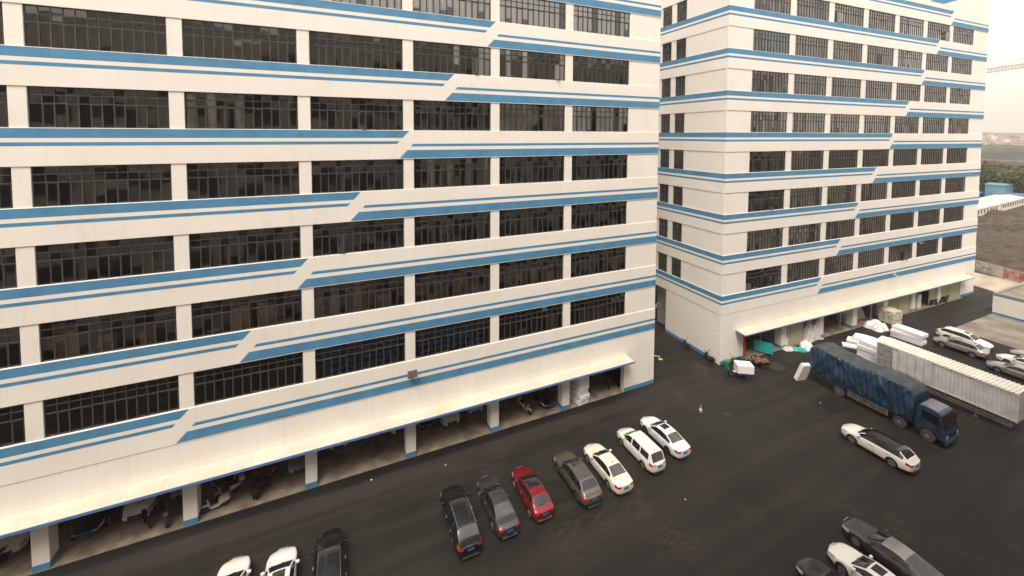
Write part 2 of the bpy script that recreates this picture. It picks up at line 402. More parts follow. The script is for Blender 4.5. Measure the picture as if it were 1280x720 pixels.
# lower wall above the canopy, end wall, side and rear walls
wb.box(UA0, 0, .035, .30, 4.02, SILL-(FH-WH)); wb.box(-4.17, 0, .035, .60, 0, 4.02)
wb.box(-.3, 0, .305, 24, 0, TOPA-.01); wb.box(UA0, -.31, 23.7, 24, 0, TOPA-.01); wb.box(UA0, UA0+.3, .305, 23.69, 4.3, TOPA-.01)
wb.box(-4.17, 0.004, .031, .034, 0, .42, 1)
wb.box(-.29, .004, .606, 23.9, 0, .42, 1)
for s_ in sillsA: wb.box(.001, .004, .1, 23.9, s_-.6, s_, 1); wb.box(.001, .004, .1, 23.9, s_-1.1, s_-.87, 1)
wb.build('wall', [M['wall'], M['blue']], A)
# columns of the parking level
for k in range(0, 9):
    x1 = -4.145-7.8*(k+1)+.84; x0 = x1-.84
    if k == 8: pass
    b = MB(); b.box(x0, x1, .02, .95, .05, 4.02); b.box(x0-.006, x1+.006, .012, .956, .05, .48, 1); b.build('column', [M['wall'], M['blue']], A)
for yy in (8.5, 16.5):
    for k in range(0, 9):
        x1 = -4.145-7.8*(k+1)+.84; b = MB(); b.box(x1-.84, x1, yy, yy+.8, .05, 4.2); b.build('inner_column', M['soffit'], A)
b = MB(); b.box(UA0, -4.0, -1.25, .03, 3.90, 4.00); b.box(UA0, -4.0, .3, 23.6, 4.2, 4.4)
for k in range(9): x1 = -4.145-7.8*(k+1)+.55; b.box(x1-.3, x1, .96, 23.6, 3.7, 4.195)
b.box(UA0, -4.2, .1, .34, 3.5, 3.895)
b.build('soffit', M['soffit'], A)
b = MB(); b.box(UA0, -3.96, -1.30, .034, 4.004, 4.07); b.prism([(UA0, -1.3, 4.072), (-3.96, -1.3, 4.072), (-3.96, .034, 4.12), (UA0, .034, 4.12)], (0, 0, .01)); b.build('canopy', M['canopy'], A)
b = MB(); b.box(UA0, -3.93, -1.33, -1.302, 3.89, 4.075); b.box(-3.958, -3.93, -1.30, .03, 3.89, 4.07); b.build('canopy_fascia', M['bluefascia'], A)
b = MB()
for s_ in sillsA+[sillsA[-1]+FH]: b.box(UA0, -.31, .31, 23.6, s_-1.6, s_-1.35)
for s_ in sillsA:
    b.box(UA0, -.31, 7.5, 7.6, s_-1.34, s_+FH-1.6)
    for k in range(9): x1 = -4.145-7.8*(k+1)+.6; b.box(x1-.3, x1, .9, 7.49, s_+WH+.05, s_+FH-1.61)
    for k in (2, 5): x1 = -4.145-7.8*(k+1)+.5; b.box(x1-.12, x1, .31, 7.49, s_-1.34, s_+WH+.04)
b.build('interior', M['room'], A)
b = MB(); b.box(UA0, -4.2, .0, 23.6, .0, .05); struct(b.build('parking_slab', M['slab']))
b = MB(); b.box(UA0, -4.3, 1.9, 2.02, .05, .054)
for k in range(30): x = -4.145-7.8*9+2.6*k; b.box(x, x+.1, 2.1, 7.2, .05, .054)
struct(b.build('parking_line', M['yellow']))
protoA = window_proto(6.956, 12); cache = {}
curA = {}
for k in (3, 4, 5): curA[(6, k)] = ('curtain_pale', .06, k)
curA[(6, 2)] = ('curtain_pale', .1, 2); curA[(6, 6)] = ('curtain_pale', .0, 1); curA[(6, 7)] = ('curtain_pale', .05, 3); curA[(6, 8)] = ('curtain_pale', .05, 2)
curA[(4, 7)] = ('curtain_grey', .04, 1); curA[(4, 8)] = ('curtain_pale', .05, 2); curA[(5, 7)] = ('curtain_pale', .62, 3); curA[(5, 6)] = ('curtain_pale', .6, 2); curA[(5, 5)] = ('curtain_pale', .75, 3)
curA[(5, 3)] = ('curtain_pale', .85, 1); curA[(3, 6)] = ('curtain_grey', .9, 1); curA[(4, 4)] = ('curtain_grey', .85, 2); curA[(1, 5)] = ('curtain_grey', .85, 2)
for i, s_ in enumerate(sillsA):
    for k, u in enumerate(winsA): add_window(protoA, cache, A, u, .15, s_, curA.get((i, k)))
drop(protoA)
for o in cache.values(): pass

# ---- the second block
BYAW = -.0268; WHB, SILLB = 2.62, 8.507
B = thing('factory_building', 'second cream factory block with blue stripes, beyond the alley, corner towards the yard', 'building', (10.016, -.40, 0), BYAW)
FHs, WHs = FH, WH
FH, WH = 4.951, 2.62
sillsB = [SILLB+i*FH for i in range(8)]
UB1 = 61.56; winsB = [4.124+7.6736*k for k in range(7)]
TOPB = sillsB[-1]+FH+.85
wb = facade_wall(0, UB1, winsB, 6.65, sillsB, lambda i: 18.85+3.89*i, TOPB)
z9 = sillsB[-1]+FH
# raised gable of the parapet at the right end, with its blue slanting edge
wb.prism([(43.5, .01, TOPB), (61.56, .01, TOPB), (61.56, .01, 52.6), (57.5, .01, 52.6)], (0, .28, 0))
wb.prism([(42.6, -.02, TOPB-.1), (46.6, -.02, TOPB-.1), (58.0, -.02, 51.95), (61.56, -.02, 51.95), (61.56, -.02, 52.75), (57.3, -.02, 52.75)], (0, .34, 0), 1)
zb = SILLB-(FH-WH)
PB = [(0, 4.05), (10.77, 11.8), (18.42, 19.46), (26.1, 27.13), (33.77, 34.8), (41.45, 42.48), (49.12, 50.15), (56.8, UB1)]
wb.box(0, UB1, .035, .30, 3.75, zb)
wb.box(0, 4.05, .035, .6, 0, 3.75); wb.box(0, 4.054, .029, .034, 0, .42, 1); wb.box(57.0, UB1, .035, .6, 0, 3.75); wb.box(57.0, UB1+.004, .029, .034, 0, .42, 1)
# side face towards the alley
def side_box(w0, w1, z0, z1, d0=0., mi=0): wb.box(d0, .30, w0, w1, z0, z1, mi)
sw = [(6.41, 8.15), (8.95, 10.69), (15.4, 17.14), (17.94, 19.68)]
for i in range(9):
    s_ = SILLB+i*FH
    side_box(.305, 30, s_-(FH-WH), s_ if i < 8 else TOPB-.01)
    for h0, h1 in ((-.60, 0.), (-1.10, -.87)): wb.poly([(-.004, -.004, s_+h0), (-.004, 30, s_+h0), (-.004, 30, s_+h1), (-.004, -.004, s_+h1)], 1)
for s_ in sillsB:
    e = [.305]+[x for q in sw for x in q]+[30]
    for k in range(0, len(e), 2): side_box(e[k], e[k+1], s_, s_+WH, .06)
side_box(.605, 8.95, 0, zb, .035); side_box(11.6, 30, 0, zb, .035); wb.box(.035, .30, .301, .604, 0, zb)
wb.box(.028, .034, .02, 8.95, 0, .42, 1)
wb.box(UB1-.3, UB1, .305, 30, 0, TOPB-.02)
wb.build('wall', [M['wallB'], M['blue']], B)
for k, (a, c) in enumerate(PB[1:-1]):
    b = MB(); b.box(a, c, -.15, .75, .04, 3.75); b.box(a-.005, c+.005, -.157, .755, .04, .38, 1); b.build('column', [M['wallB'], M['blue']], B)
b = MB(); b.prism([(2.6, -1.25, 3.80), (58.0, -1.25, 3.80), (58.0, .034, 3.92), (2.6, .034, 3.92)], (0, 0, .02)); b.box(2.6, 58.0, -1.25, .034, 3.76, 3.798); b.build('canopy', M['canopy'], B)
b = MB(); b.box(2.56, 58.04, -1.29, -1.252, 3.68, 3.80); b.box(2.56, 2.598, -1.25, .03, 3.68, 3.80); b.build('canopy_fascia', M['bluefascia'], B)
b = MB(); b.box(4.06, 56.9, .31, 14, 3.95, 4.1); b.box(4.06, 56.9, 13.8, 14, .05, 3.94); b.box(11.2, 11.4, .8, 13.7, .05, 3.94); b.box(18.9, 19.1, .8, 13.7, .05, 3.94); b.box(34.2, 34.4, .8, 13.7, .05, 3.94)
b.box(4.06, 56.9, .08, .29, 3.55, 3.74)
b.box(1, 1.2, 8.95, 11.6, .3, 6.1)
for s_ in sillsB+[z9]: b.box(.31, 61, .31, 29.6, s_-1.6, s_-1.35)
for s_ in sillsB:
    b.box(4, 61, 7.5, 7.6, s_-1.34, s_+FH-1.6); b.box(4.0, 4.1, .32, 29, s_-1.34, s_+FH-1.61)
    for k in (1, 3, 4): b.box(winsB[k]-.6, winsB[k]-.4, .31, 7.49, s_-1.34, s_+FH-1.61)
b.build('interior', M['room'], B)
b = MB(); b.box(4.05, 57.0, -.3, 13.8, 0, .045); o = b.build('workshop_slab', M['slab'], B)
for a, c in ((12.7, 15.5), (34.85, 38.1), (38.15, 41.4), (47.0, 49.1), (50.2, 53.4), (53.45, 56.75)):
    b = MB(); n = int((3.5)/.12)
    for q in range(n): b.box(a, c, .10+(q % 2)*.015, .14, .05+q*.12, .05+(q+1)*.12-.004)
    b.box(a, a+.06, .06, .16, .05, 3.54); b.box(c-.06, c, .06, .16, .05, 3.54); b.build('shutter', M['shutter'], B)
for x in (23.6, 31.0, 7.2):
    b = MB(); b.tube((x, .1, .05), (x, .1, 3.55), .08, 10); b.build('door_post', M['steel'], B)
b = MB(); b.box(3.95, 4.35, -.03, .028, .5, 3.6); b.build('banner', M['red'], B)
b = MB(); b.box(11.95, 12.35, .02, .045, 1.1, 3.6); b.build('banner', M['orange'], B)
b = MB(); b.box(11.8, 12.55, .05, .3, .05, 3.55); b.build('pilaster', M['wallB'], B)
protoB = window_proto(6.65, 12); cache = {}
G, P_, T_ = 'curtain_grey', 'curtain_pale', 'curtain_teal'
tabB = {0: ['', G, G, G, '', '', ''], 1: [P_, P_, P_, P_, '', G, G], 2: ['', P_, P_, P_, 'g', G, G], 3: ['', 'g', '', '', '', '', ''],
        4: [P_, P_, P_, P_, 'g', 'g', 'g'], 5: ['g', G, G, G, 'g', G, G], 6: [T_, G, 'g', G, P_, G, G], 7: ['g', 'g', G, 'g', P_, 'g', 'g']}
for i, s_ in enumerate(sillsB):
    for k, u in enumerate(winsB):
        t_ = tabB[i][k]; c_ = None
        if t_ == 'g': c_ = (G, .35, i+k)
        elif t_: c_ = (t_, .1, i*3+k)
        add_window(protoB, cache, B, u, .15, s_, c_)
drop(protoB)
protoS = window_proto(1.74, 3); cache = {}
for i, s_ in enumerate(sillsB):
    for k, q in enumerate(sw):
        add_window(protoS, cache, B, .15, q[1], s_, None, rot=-math.pi/2)
drop(protoS)
FH, WH = FHs, WHs

# opening lights that stand ajar
def open_sash(bld, u, z, wd, ht, ang, hinge='top'):
    b = MB(); e = .045
    b.box(0, wd, -.03, .01, 0, e); b.box(0, wd, -.03, .01, ht-e, ht); b.box(0, e, -.03, .01, e, ht-e); b.box(wd-e, wd, -.03, .01, e, ht-e)
    o = b.build('open_sash', M['frame'], bld); b = MB(); b.box(e, wd-e, -.014, -.008, e, ht-e); b.build('pane', M['glass'], o)
    if hinge == 'top':
        for v in list(o.data.vertices)+list(o.children[0].data.vertices): v.co.z -= ht
        o.location = (u, .12, z+ht); o.rotation_euler = (-ang, 0, 0)
    else: o.location = (u, .12, z); o.rotation_euler = (0, 0, -ang)
UW = (6.956-.12)/12
for row, wi, k, ang in ((5, 7, 10, .9), (5, 6, 9, .5), (4, 5, 6, .35), (2, 5, 3, .3), (6, 4, 8, .4)):
    open_sash(A, winsA[wi]+.06+UW*k+.03, sillsA[row]+.06, UW-.06, 1.45, ang, 'side')
UWB = (6.65-.12)/12
for row, wi, k, ang in ((7, 5, 10, 1.1), (7, 2, 1, .7), (7, 2, 2, .6), (0, 4, 6, .5), (0, 4, 8, .6), (6, 3, 5, .4), (2, 0, 7, .4)):
    open_sash(B, winsB[wi]+.06+UWB*k+.03, sillsB[row]+.06, UWB-.06, 1.45, ang, 'side')
for row, wi, k in ((0, 5, 1), (0, 5, 2), (4, 6, 2), (5, 6, 6), (6, 4, 5)):
    open_sash(B, winsB[wi]+.06+UWB*k+.03, sillsB[row]+2.1, UWB-.06, .42, .6)

# ---- the block the photo is taken from: only its mirror image shows in the panes
O = thing('office_building', 'brownish building opposite, showing only as reflections in the dark windows', 'building')
b = MB(); b.box(-95, 66, -58, -35.2, 0, 43)
for i in range(7):
    for k in range(20):
        b.box(-94+8*k, -88+8*k, -35.19, -35.12, 3.2+5.3*i, 6.2+5.3*i, 1)
for k in range(6): b.box(-90+25*k, -76+25*k, -52, -42, 43.01, 47)
b.build('wall', [M['oppo'], M['farwin']], O)

# ------------------------------------------------------------------ cars
def lerp(a, b, t): return a+(b-a)*t
def interp(pts, s):
    if s <= pts[0][0]: return pts[0][1]
    for (a, va), (b_, vb) in zip(pts[:-1], pts[1:]):
        if s <= b_: return lerp(va, vb, (s-a)/(b_-a))
    return pts[-1][1]
def smooth_interp(pts, s, h=.09): return sum(interp(pts, s+d*h)*w_ for d, w_ in ((-1, .2), (-.5, .2), (0, .2), (.5, .2), (1, .2)))
TYPES = {
 'sedan': dict(L=4.66, W=1.80, H=1.48, wb=2.70, fo=.92, r=.325, gc=.19, roofw=.565,
   top=[(0, .62), (.07, .70), (.5, .84), (1.22, .97), (2.02, 1.40), (2.6, 1.475), (3.2, 1.44), (4.02, 1.10), (4.45, 1.06), (4.6, .99), (4.66, .92)],
   belt=[(0, .66), (1.2, .90), (3.9, .98), (4.66, .93)], cowl=1.27, wst=1.98, rgt=3.25, rgb=3.95, side=(1.42, 3.72), pil=(2.42, 3.25), doors=(1.42, 2.45, 3.36)),
 'suv': dict(L=4.66, W=1.87, H=1.70, wb=2.73, fo=.92, r=.37, gc=.25, roofw=.62,
   top=[(0, .78), (.07, .88), (.5, 1.00), (1.18, 1.10), (1.9, 1.59), (2.5, 1.69), (3.75, 1.62), (4.25, 1.27), (4.5, 1.12), (4.62, 1.02), (4.66, .95)],
   belt=[(0, .78), (1.1, 1.02), (3.9, 1.10), (4.66, 1.0)], cowl=1.22, wst=1.86, rgt=3.80, rgb=4.28, side=(1.38, 4.02), pil=(2.42, 3.38), doors=(1.4, 2.45, 3.42)),
 'bigsuv': dict(L=4.90, W=1.90, H=1.72, wb=2.82, fo=.93, r=.385, gc=.25, roofw=.64,
   top=[(0, .82), (.07, .92), (.5, 1.05), (1.15, 1.14), (1.85, 1.62), (2.4, 1.71), (4.1, 1.66), (4.6, 1.28), (4.8, 1.12), (4.87, 1.02), (4.9, .95)],
   belt=[(0, .80), (1.1, 1.04), (4.3, 1.10), (4.9, 1.0)], cowl=1.2, wst=1.8, rgt=4.16, rgb=4.62, side=(1.38, 4.42), pil=(2.45, 3.5), doors=(1.4, 2.5, 3.6)),
 'mpv': dict(L=4.52, W=1.74, H=1.70, wb=2.72, fo=.84, r=.32, gc=.19, roofw=.62,
   top=[(0, .68), (.07, .76), (.45, .95), (.92, 1.05), (1.62, 1.58), (2.2, 1.69), (4.1, 1.67), (4.24, 1.58), (4.44, 1.12), (4.5, .98), (4.52, .9)],
   belt=[(0, .70), (.9, .94), (4.2, 1.02), (4.52, .98)], cowl=.98, wst=1.56, rgt=4.16, rgb=4.46, side=(1.1, 4.05), pil=(2.1, 3.1), doors=(1.2, 2.12, 3.12)),
 'hatch': dict(L=4.27, W=1.79, H=1.48, wb=2.64, fo=.86, r=.32, gc=.18, roofw=.58,
   top=[(0, .64), (.07, .72), (.5, .86), (1.08, .97), (1.82, 1.40), (2.4, 1.475), (3.45, 1.42), (3.92, 1.08), (4.15, .99), (4.24, .93), (4.27, .88)],
   belt=[(0, .66), (1.1, .90), (3.7, .98), (4.27, .93)], cowl=1.12, wst=1.78, rgt=3.50, rgb=3.94, side=(1.3, 3.5), pil=(2.3, 3.12), doors=(1.32, 2.33, 3.16)),
 'fastback': dict(L=5.0, W=1.92, H=1.44, wb=2.93, fo=.93, r=.36, gc=.17, roofw=.56,
   top=[(0, .62), (.07, .70), (.5, .82), (1.35, .95), (2.2, 1.37), (2.8, 1.44), (3.4, 1.40), (4.5, 1.04), (4.8, 1.02), (4.95, .95), (5.0, .88)],
   belt=[(0, .64), (1.3, .88), (4.1, .97), (5.0, .92)], cowl=1.4, wst=2.15, rgt=3.35, rgb=4.40, side=(1.55, 4.0), pil=(2.65, 3.5), doors=(1.5, 2.68, 3.62)),
}
PARTS = ['body', 'windscreen', 'rear_window', 'side_window', 'headlight', 'tail_light', 'trim', 'wheel_arch', 'sunroof', 'roof_panel']
SIDEPROF = [(0, .90), (.1, .965), (.3, 1.0), (.5, 1.0), (.7, .985), (.88, .968), (1, .925)]
def make_wheel(parent, x, y, r, rimmat, tyremat=None):
    sgn = 1 if x > 0 else -1; wd = .22
    b = MB(); b.lathe([(r*.72, -wd/2), (r*.95, -wd/2), (r, -wd/2+.04), (r, wd/2-.04), (r*.95, wd/2), (r*.72, wd/2)], 'x', (0, 0, 0), 28)
    w_ = b.build('wheel', tyremat or M['tyre'], parent, smooth=40, loc=(x-sgn*wd/2, y, r))
    b = MB(); e = sgn*(wd/2+.008)
    b.lathe([(r*.10, e+sgn*.02), (r*.10, e+sgn*.025)] if sgn > 0 else [(r*.10, e-.025), (r*.10, e-.02)], 'x', (0, 0, 0), 12)
    b.lathe([(r*.60, e-.01), (r*.67, e-.01), (r*.67, e+.012), (r*.60, e+.012)], 'x', (0, 0, 0), 28)
    for k in range(5):
        a = k*2*math.pi/5+.3; c_ = Matrix.Rotation(a, 4, 'X'); t_ = r*.085
        b.box(min(e-sgn*.006, e+sgn*.018), max(e-sgn*.006, e+sgn*.018), -t_*.95, t_*.95, .02, r*.63, 0, c_)
    b.build('rim', [rimmat, M['black']], w_, smooth=35)
def make_car(kind, pm, label, x, y, rz=0, group=None, name='parked_car', roof=None, sunroof=0, rails=False, rim='rim', trim=None, full=True, rearglass='carglass', front_plate=True, cat='car', z=0., sx=1.):
    T = TYPES[kind]; L, W, H = T['L'], T['W'], T['H']; hw = W/2
    root = thing(name, label, cat, (x, y, z), rz, group)
    keys = {0, .05, .12, .36, .5, L, L-.05, L-.13, L-.3, L-.45, T['cowl'], T['wst'], T['rgt'], T['rgb'], T['side'][0], T['side'][1]}
    for p_ in T['pil']: pw = .065 if kind == 'mpv' else .035; keys |= {p_-pw, p_+pw}
    for d_ in T['doors']: keys |= {d_-.009, d_+.009}
    if sunroof: keys |= {T['wst']+.12, T['wst']+sunroof}
    ks = sorted(keys); st = [ks[0]]
    for k in ks[1:]:
        if k-st[-1] > .15:
            n_ = int(math.ceil((k-st[-1])/.14)); a = st[-1]
            st += [a+(k-a)*j/n_ for j in range(1, n_)]
        if k-st[-1] > 1e-4: st.append(k)
    def halfw(s):
        a = min(1, s/.75); b_ = min(1, (L-s)/.65)
        return hw*min(.76+.24*math.sin(a*math.pi/2)**.8, .84+.16*math.sin(b_*math.pi/2)**.8)
    bz = interp(T['belt'], L*.5)
    def section(s):
        w_ = halfw(s); zb_ = T['gc']+.10*max(0, 1-s/.5)+.12*max(0, 1-(L-s)/.6)
        top = smooth_interp(T['top'], s); ze = min(smooth_interp(T['belt'], s), top-.045)
        t = max(0, min(1, (top-ze-.06)/(H-bz-.06)))
        P = [(0, zb_), (w_*.90, zb_)]
        for fr, pr in SIDEPROF[1:]: P.append((w_*pr, lerp(zb_, ze, fr)))
        yr = lerp(w_*.84, T['roofw'], t); cr = lerp(.03, .07, t); zr = top-cr
        e = P[-1]
        for g in (.10, .5, .90):
            P.append((lerp(e[0]-.02*t, yr, g)+.03*t*math.sin(g*math.pi), lerp(e[1], zr, g)))
        P.append((yr, zr))
        for q in (.90, .6, .3, 0): P.append((yr*q, top-cr*q*q*.9))
        return P      # 0..15
    S = [section(s) for s in st]; K = len(S[0]); nS = len(st)
    verts = []; idx = {}
    def vid(i, k, sg, bulge=None):
        key = (i, k, sg if S[i][k][0] > 1e-6 else 0)
        if key not in idx:
            idx[key] = len(verts); verts.append((sg*S[i][k][0], L/2-st[i], S[i][k][1]))
        return idx[key]
    faces = []; mids = []
    ID = {n: i for i, n in enumerate(PARTS)}
    rails_k = K-5
    def classify(sm, k):
        if 8 <= k <= 9 and T['side'][0] < sm < T['side'][1]:
            for p_ in T['pil']:
                if abs(sm-p_) < .035+(.03 if kind == 'mpv' else 0): return 'body' if kind == 'mpv' else 'trim'
            return 'side_window'
        if k >= K-4 and T['cowl'] < sm < T['wst']: return 'windscreen'
        if k >= K-4 and T['rgt'] < sm < T['rgb']: return 'rear_window'
        if k >= K-4 and sunroof and T['wst']+(.12 if sunroof < 1 else .0) < sm < T['wst']+abs(sunroof) and (k >= (K-3 if sunroof < 1 else K-4)): return 'sunroof'
        if roof and k >= K-6 and T['wst'] < sm < T['rgt']: return 'roof_panel'
        if 5 <= k <= 6 and .05 < sm < .5: return 'headlight'
        if 5 <= k <= 6 and sm > L-.30 and sm < L-.02: return 'tail_light'
        if 2 <= k <= 6:
            for d_ in T['doors']:
                if abs(sm-d_) < .009: return 'trim'
        if k == 0: return 'trim'
        if k == 1: return 'trim'
        if trim and k == 2: return 'trim'
        return 'body'
    for i in range(nS-1):
        sm = (st[i]+st[i+1])/2
        for k in range(K-1):
            for sg in (1, -1):
                f = [vid(i, k, sg), vid(i+1, k, sg), vid(i+1, k+1, sg), vid(i, k+1, sg)]
                f = [v for j, v in enumerate(f) if v not in f[:j]]
                if sg > 0: f = f[::-1]
                faces.append(f); mids.append(ID[classify(sm, k)])
    # bulged end caps
    cols = [-1, -.62, -.3, 0, .3, .62, 1]
    for i, sgn, bl in ((0, 1, .13), (nS-1, -1, .09)):
        rows = []
        for k in range(1, K-4):
            row = []
            for c_ in cols:
                if abs(c_) == 1: row.append(vid(i, k, int(c_)))
                else:
                    verts.append((S[i][k][0]*c_, L/2-st[i]+sgn*bl*(1-c_*c_)*(1 if 2 <= k <= 8 else .6), S[i][k][1])); row.append(len(verts)-1)
            rows.append(row)
        for r_ in range(len(rows)-1):
            for c_ in range(6):
                f = [rows[r_][c_], rows[r_][c_+1], rows[r_+1][c_+1], rows[r_+1][c_]]
                if sgn > 0: f = f[::-1]
                k = r_+1; out_ = c_ in (0, 5); nm = 'body'
                if sgn > 0:
                    if k == 1 or (k in (2, 3) and not out_): nm = 'trim'
                    if k in (5,) and out_: nm = 'headlight'
                    if k in (4, 5) and c_ in (1, 2, 3, 4) : nm = 'trim'
                else:
                    if k == 1 or (trim and k == 2): nm = 'trim'
                    if k in ((6, 7, 8, 9) if kind == 'mpv' else (5, 6)) and out_: nm = 'tail_light'
                faces.append(f); mids.append(ID[nm])
        topk = [vid(i, k, -1) for k in range(K-4, K)]+[vid(i, k, 1) for k in range(K-2, K-5, -1)]
        f = topk + rows[-1][1:-1][::-1]
        f = [vid(i, K-5+0, -1)] if False else f
        lastrow = rows[-1]
        poly = [lastrow[j] for j in range(7)] + [vid(i, k, 1) for k in range(K-4, K-1)] + [vid(i, K-1, 1)] + [vid(i, k, -1) for k in range(K-2, K-5, -1)]
        pp = []
        for v in poly:
            if v not in pp: pp.append(v)
        if sgn > 0: pp = pp[::-1]
        faces.append(pp); mids.append(ID['body'])
        bot = [vid(i, 0, 1)]+rows[0][::-1]
        if sgn > 0: bot = bot[::-1]
        faces.append(bot); mids.append(ID['trim'])
    me = bpy.data.meshes.new('body'); me.from_pydata(verts, [], faces)
    mats = [pm, M['carglass'], M[rearglass], M['carglass'], M['lamp'], M['tail'], M['dark'], M['black'], M['carglass'], roof or pm]
    for m_ in mats: me.materials.append(m_)
    me.polygons.foreach_set('material_index', mids)
    tmp = bpy.data.objects.new('tmp', me); col.objects.link(tmp)
    cb = MB(); yf = L/2-T['fo']; yrr = yf-T['wb']
    for yy in (yf, yrr):
        for sg in (-1, 1):
            a, c_ = sorted((sg*(hw-.30), sg*(hw+.2)))
            cb.lathe([(T['r']+.055, a), (T['r']+.055, c_)], 'x', (0, yy, T['r']+.01), 28, ID['wheel_arch'])
    cut = cb.build('cut', mats, smooth=None)
    md = tmp.modifiers.new('b', 'BOOLEAN'); md.operation = 'DIFFERENCE'; md.solver = 'EXACT'; md.object = cut
    dg = bpy.context.evaluated_depsgraph_get(); ev = bpy.data.meshes.new_from_object(tmp.evaluated_get(dg))
    bpy.data.objects.remove(tmp); bpy.data.objects.remove(cut)
    if len(ev.polygons) < 50: ev = me
    ev.polygons.foreach_set('use_smooth', [True]*len(ev.polygons)); ev.set_sharp_from_angle(angle=R(38))
    src = ev
    body = None
    groups = {}
    for p_ in src.polygons:
        nm = PARTS[p_.material_index] if p_.material_index < len(PARTS) else 'wheel_arch'
        key = (nm, 0)
        if nm in ('side_window', 'headlight', 'tail_light'): key = (nm, 1 if p_.center.x > 0 else -1)
        groups.setdefault(key, []).append(p_)
    bmats = dict(zip(PARTS, mats))
    # normals carried over so that the split parts still shade as one skin
    cn = [tuple(n_.vector) for n_ in src.corner_normals]
    for (nm, sg), ps in sorted(groups.items(), key=lambda q: PARTS.index(q[0][0])):
        mp = {}; vs_ = []; fs = []; ns = []
        for p_ in ps:
            f = []
            for li in p_.loop_indices:
                v = src.loops[li].vertex_index
                if v not in mp: mp[v] = len(vs_); vs_.append(tuple(src.vertices[v].co))
                f.append(mp[v]); ns.append(cn[li])
            fs.append(f)
        mm = bpy.data.meshes.new(nm); mm.from_pydata(vs_, [], fs); mm.materials.append(bmats[nm])
        mm.polygons.foreach_set('use_smooth', [True]*len(fs)); mm.normals_split_custom_set(ns)
        o = bpy.data.objects.new(nm, mm); col.objects.link(o); o.parent = root
    rm = M[rim]
    for yy in (yf, yrr):
        for sg in (-1, 1): make_wheel(root, sg*(hw-.015), yy, T['r'], rm)
    # mirrors, plates, handles, lower lip
    ym = L/2-T['cowl']-.28; zm = bz+.05
    for sg in (-1, 1):
        b = MB(); b.box(*sorted((sg*(hw-.06), sg*(hw+.17))), ym-.09, ym+.06, zm-.03, zm+.12); b.build('mirror', pm, root, smooth=60, bevel=.03)
        for q in (T['doors'][1]-.2, T['doors'][2]-.2):
            b = MB(); b.box(*sorted((sg*(hw*.97), sg*(hw+.012))), L/2-q-.1, L/2-q+.1, bz-.16, bz-.13); b.build('door_handle', M['chrome'] if kind != 'mpv' else pm, root)
    b = MB(); ztop = T['belt'][-1][1]
    b.box(-.22, .22, -L/2-.115, -L/2-.085, ztop-.30, ztop-.16); b.build('number_plate', M['plate'], root)
    if front_plate:
        b = MB(); b.box(-.22, .22, L/2+.125, L/2+.15, .42, .56); b.build('number_plate', M['plate'], root)
    b = MB(); b.box(-.55, .55, -L/2-.10, -L/2-.03, .27, .31); b.build('bumper_trim', M['chrome'], root)
    b = MB(); b.box(-.30, .30, L/2+.105, L/2+.135, .655, .67); b.build('grille_trim', M['chrome'], root)
    if kind in ('mpv', 'suv', 'hatch', 'bigsuv'):
        b = MB(); b.tube((.1, L/2-T['rgb']-.04, T['belt'][-1][1]+.2), (-.4, L/2-T['rgb']-.02, T['belt'][-1][1]+.17), .012); b.build('wiper', M['dark'], root)
    b = MB()
    for sg in (-.55, .05): b.tube((sg, L/2-T['cowl']+.01, smooth_interp(T['top'], T['cowl'])+.02), (sg+.45, L/2-T['cowl']-.22, smooth_interp(T['top'], T['cowl']+.22)+.015), .012)
    b.build('wiper', M['dark'], root)
    if not roof:
        b = MB(); za = smooth_interp(T['top'], T['rgt']-.25); b.add([(-.02, L/2-T['rgt']+.32, za-.01), (.02, L/2-T['rgt']+.32, za-.01), (.02, L/2-T['rgt']+.15, za-.01), (-.02, L/2-T['rgt']+.15, za-.01), (0, L/2-T['rgt']+.16, za+.09)], [(0, 1, 4), (1, 2, 4), (2, 3, 4), (3, 0, 4)]); b.build('antenna', M['dark'], root)
    if rails:
        for sg in (-1, 1):
            b = MB(); a = T['wst']+.1; c_ = T['rgt']-.05
            pts = []
            for j in range(7):
                s = lerp(a, c_, j/6); h = 0 if j in (0, 6) else .045
                pts.append((sg*(T['roofw']*.98), L/2-s, smooth_interp(T['top'], s)-.045+h))
            b.path(pts, .016, 6); b.build('roof_rail', M['chrome'], root)
    return root

white = paint('white_car_paint', (.78, .76, .70)); white2 = paint('pearl_car_paint', (.74, .74, .74)); cream = paint('ivory_car_paint', (.76, .72, .60))
blackp = paint('black_car_paint', (.010, .010, .011)); greyp = paint('grey_brown_car_paint', (.155, .14, .122), .6, .35); darkgrey = paint('dark_grey_car_paint', (.075, .074, .078), .6, .35)
redp = paint('red_car_paint', (.22, .012, .018), .25); silver = paint('silver_car_paint', (.40, .39, .36), .6, .35); champagne = paint('champagne_car_paint', (.27, .25, .24), .5, .35)
GR = 'cars parked in a row in the middle of the yard'
def row_car(kind, pm, label, xl, yf, **k):
    T = TYPES[kind]; return make_car(kind, pm, label, xl+T['W']/2, yf-T['L']/2+T['fo'], group=GR, **k)
row_car('bigsuv', blackp, 'black sport utility car, leftmost of the middle row, with pale reflections in its rear window', -26.0, -5.95, rails=True, rearglass='rearglass', rim='rimdark')
row_car('sedan', darkgrey, 'dark grey sedan with sunroof between the black utility car and the red hatchback', -23.05, -6.0, sunroof=.62, rearglass='rearglass')
row_car('hatch', redp, 'red hatchback with black glass roof front', -20.2, -6.2, sunroof=1.0)
row_car('suv', greyp, 'grey brown crossover with sunroof beside the red hatchback', -16.35, -6.35, sunroof=.6, trim=True, rim='rimdark')
row_car('sedan', cream, 'ivory white sedan with plain roof beside the grey crossover', -13.4, -6.4, rearglass='rearglass')
row_car('mpv', white, 'boxy white minivan with red upright tail lights', -9.5, -5.95, rearglass='rearglass')
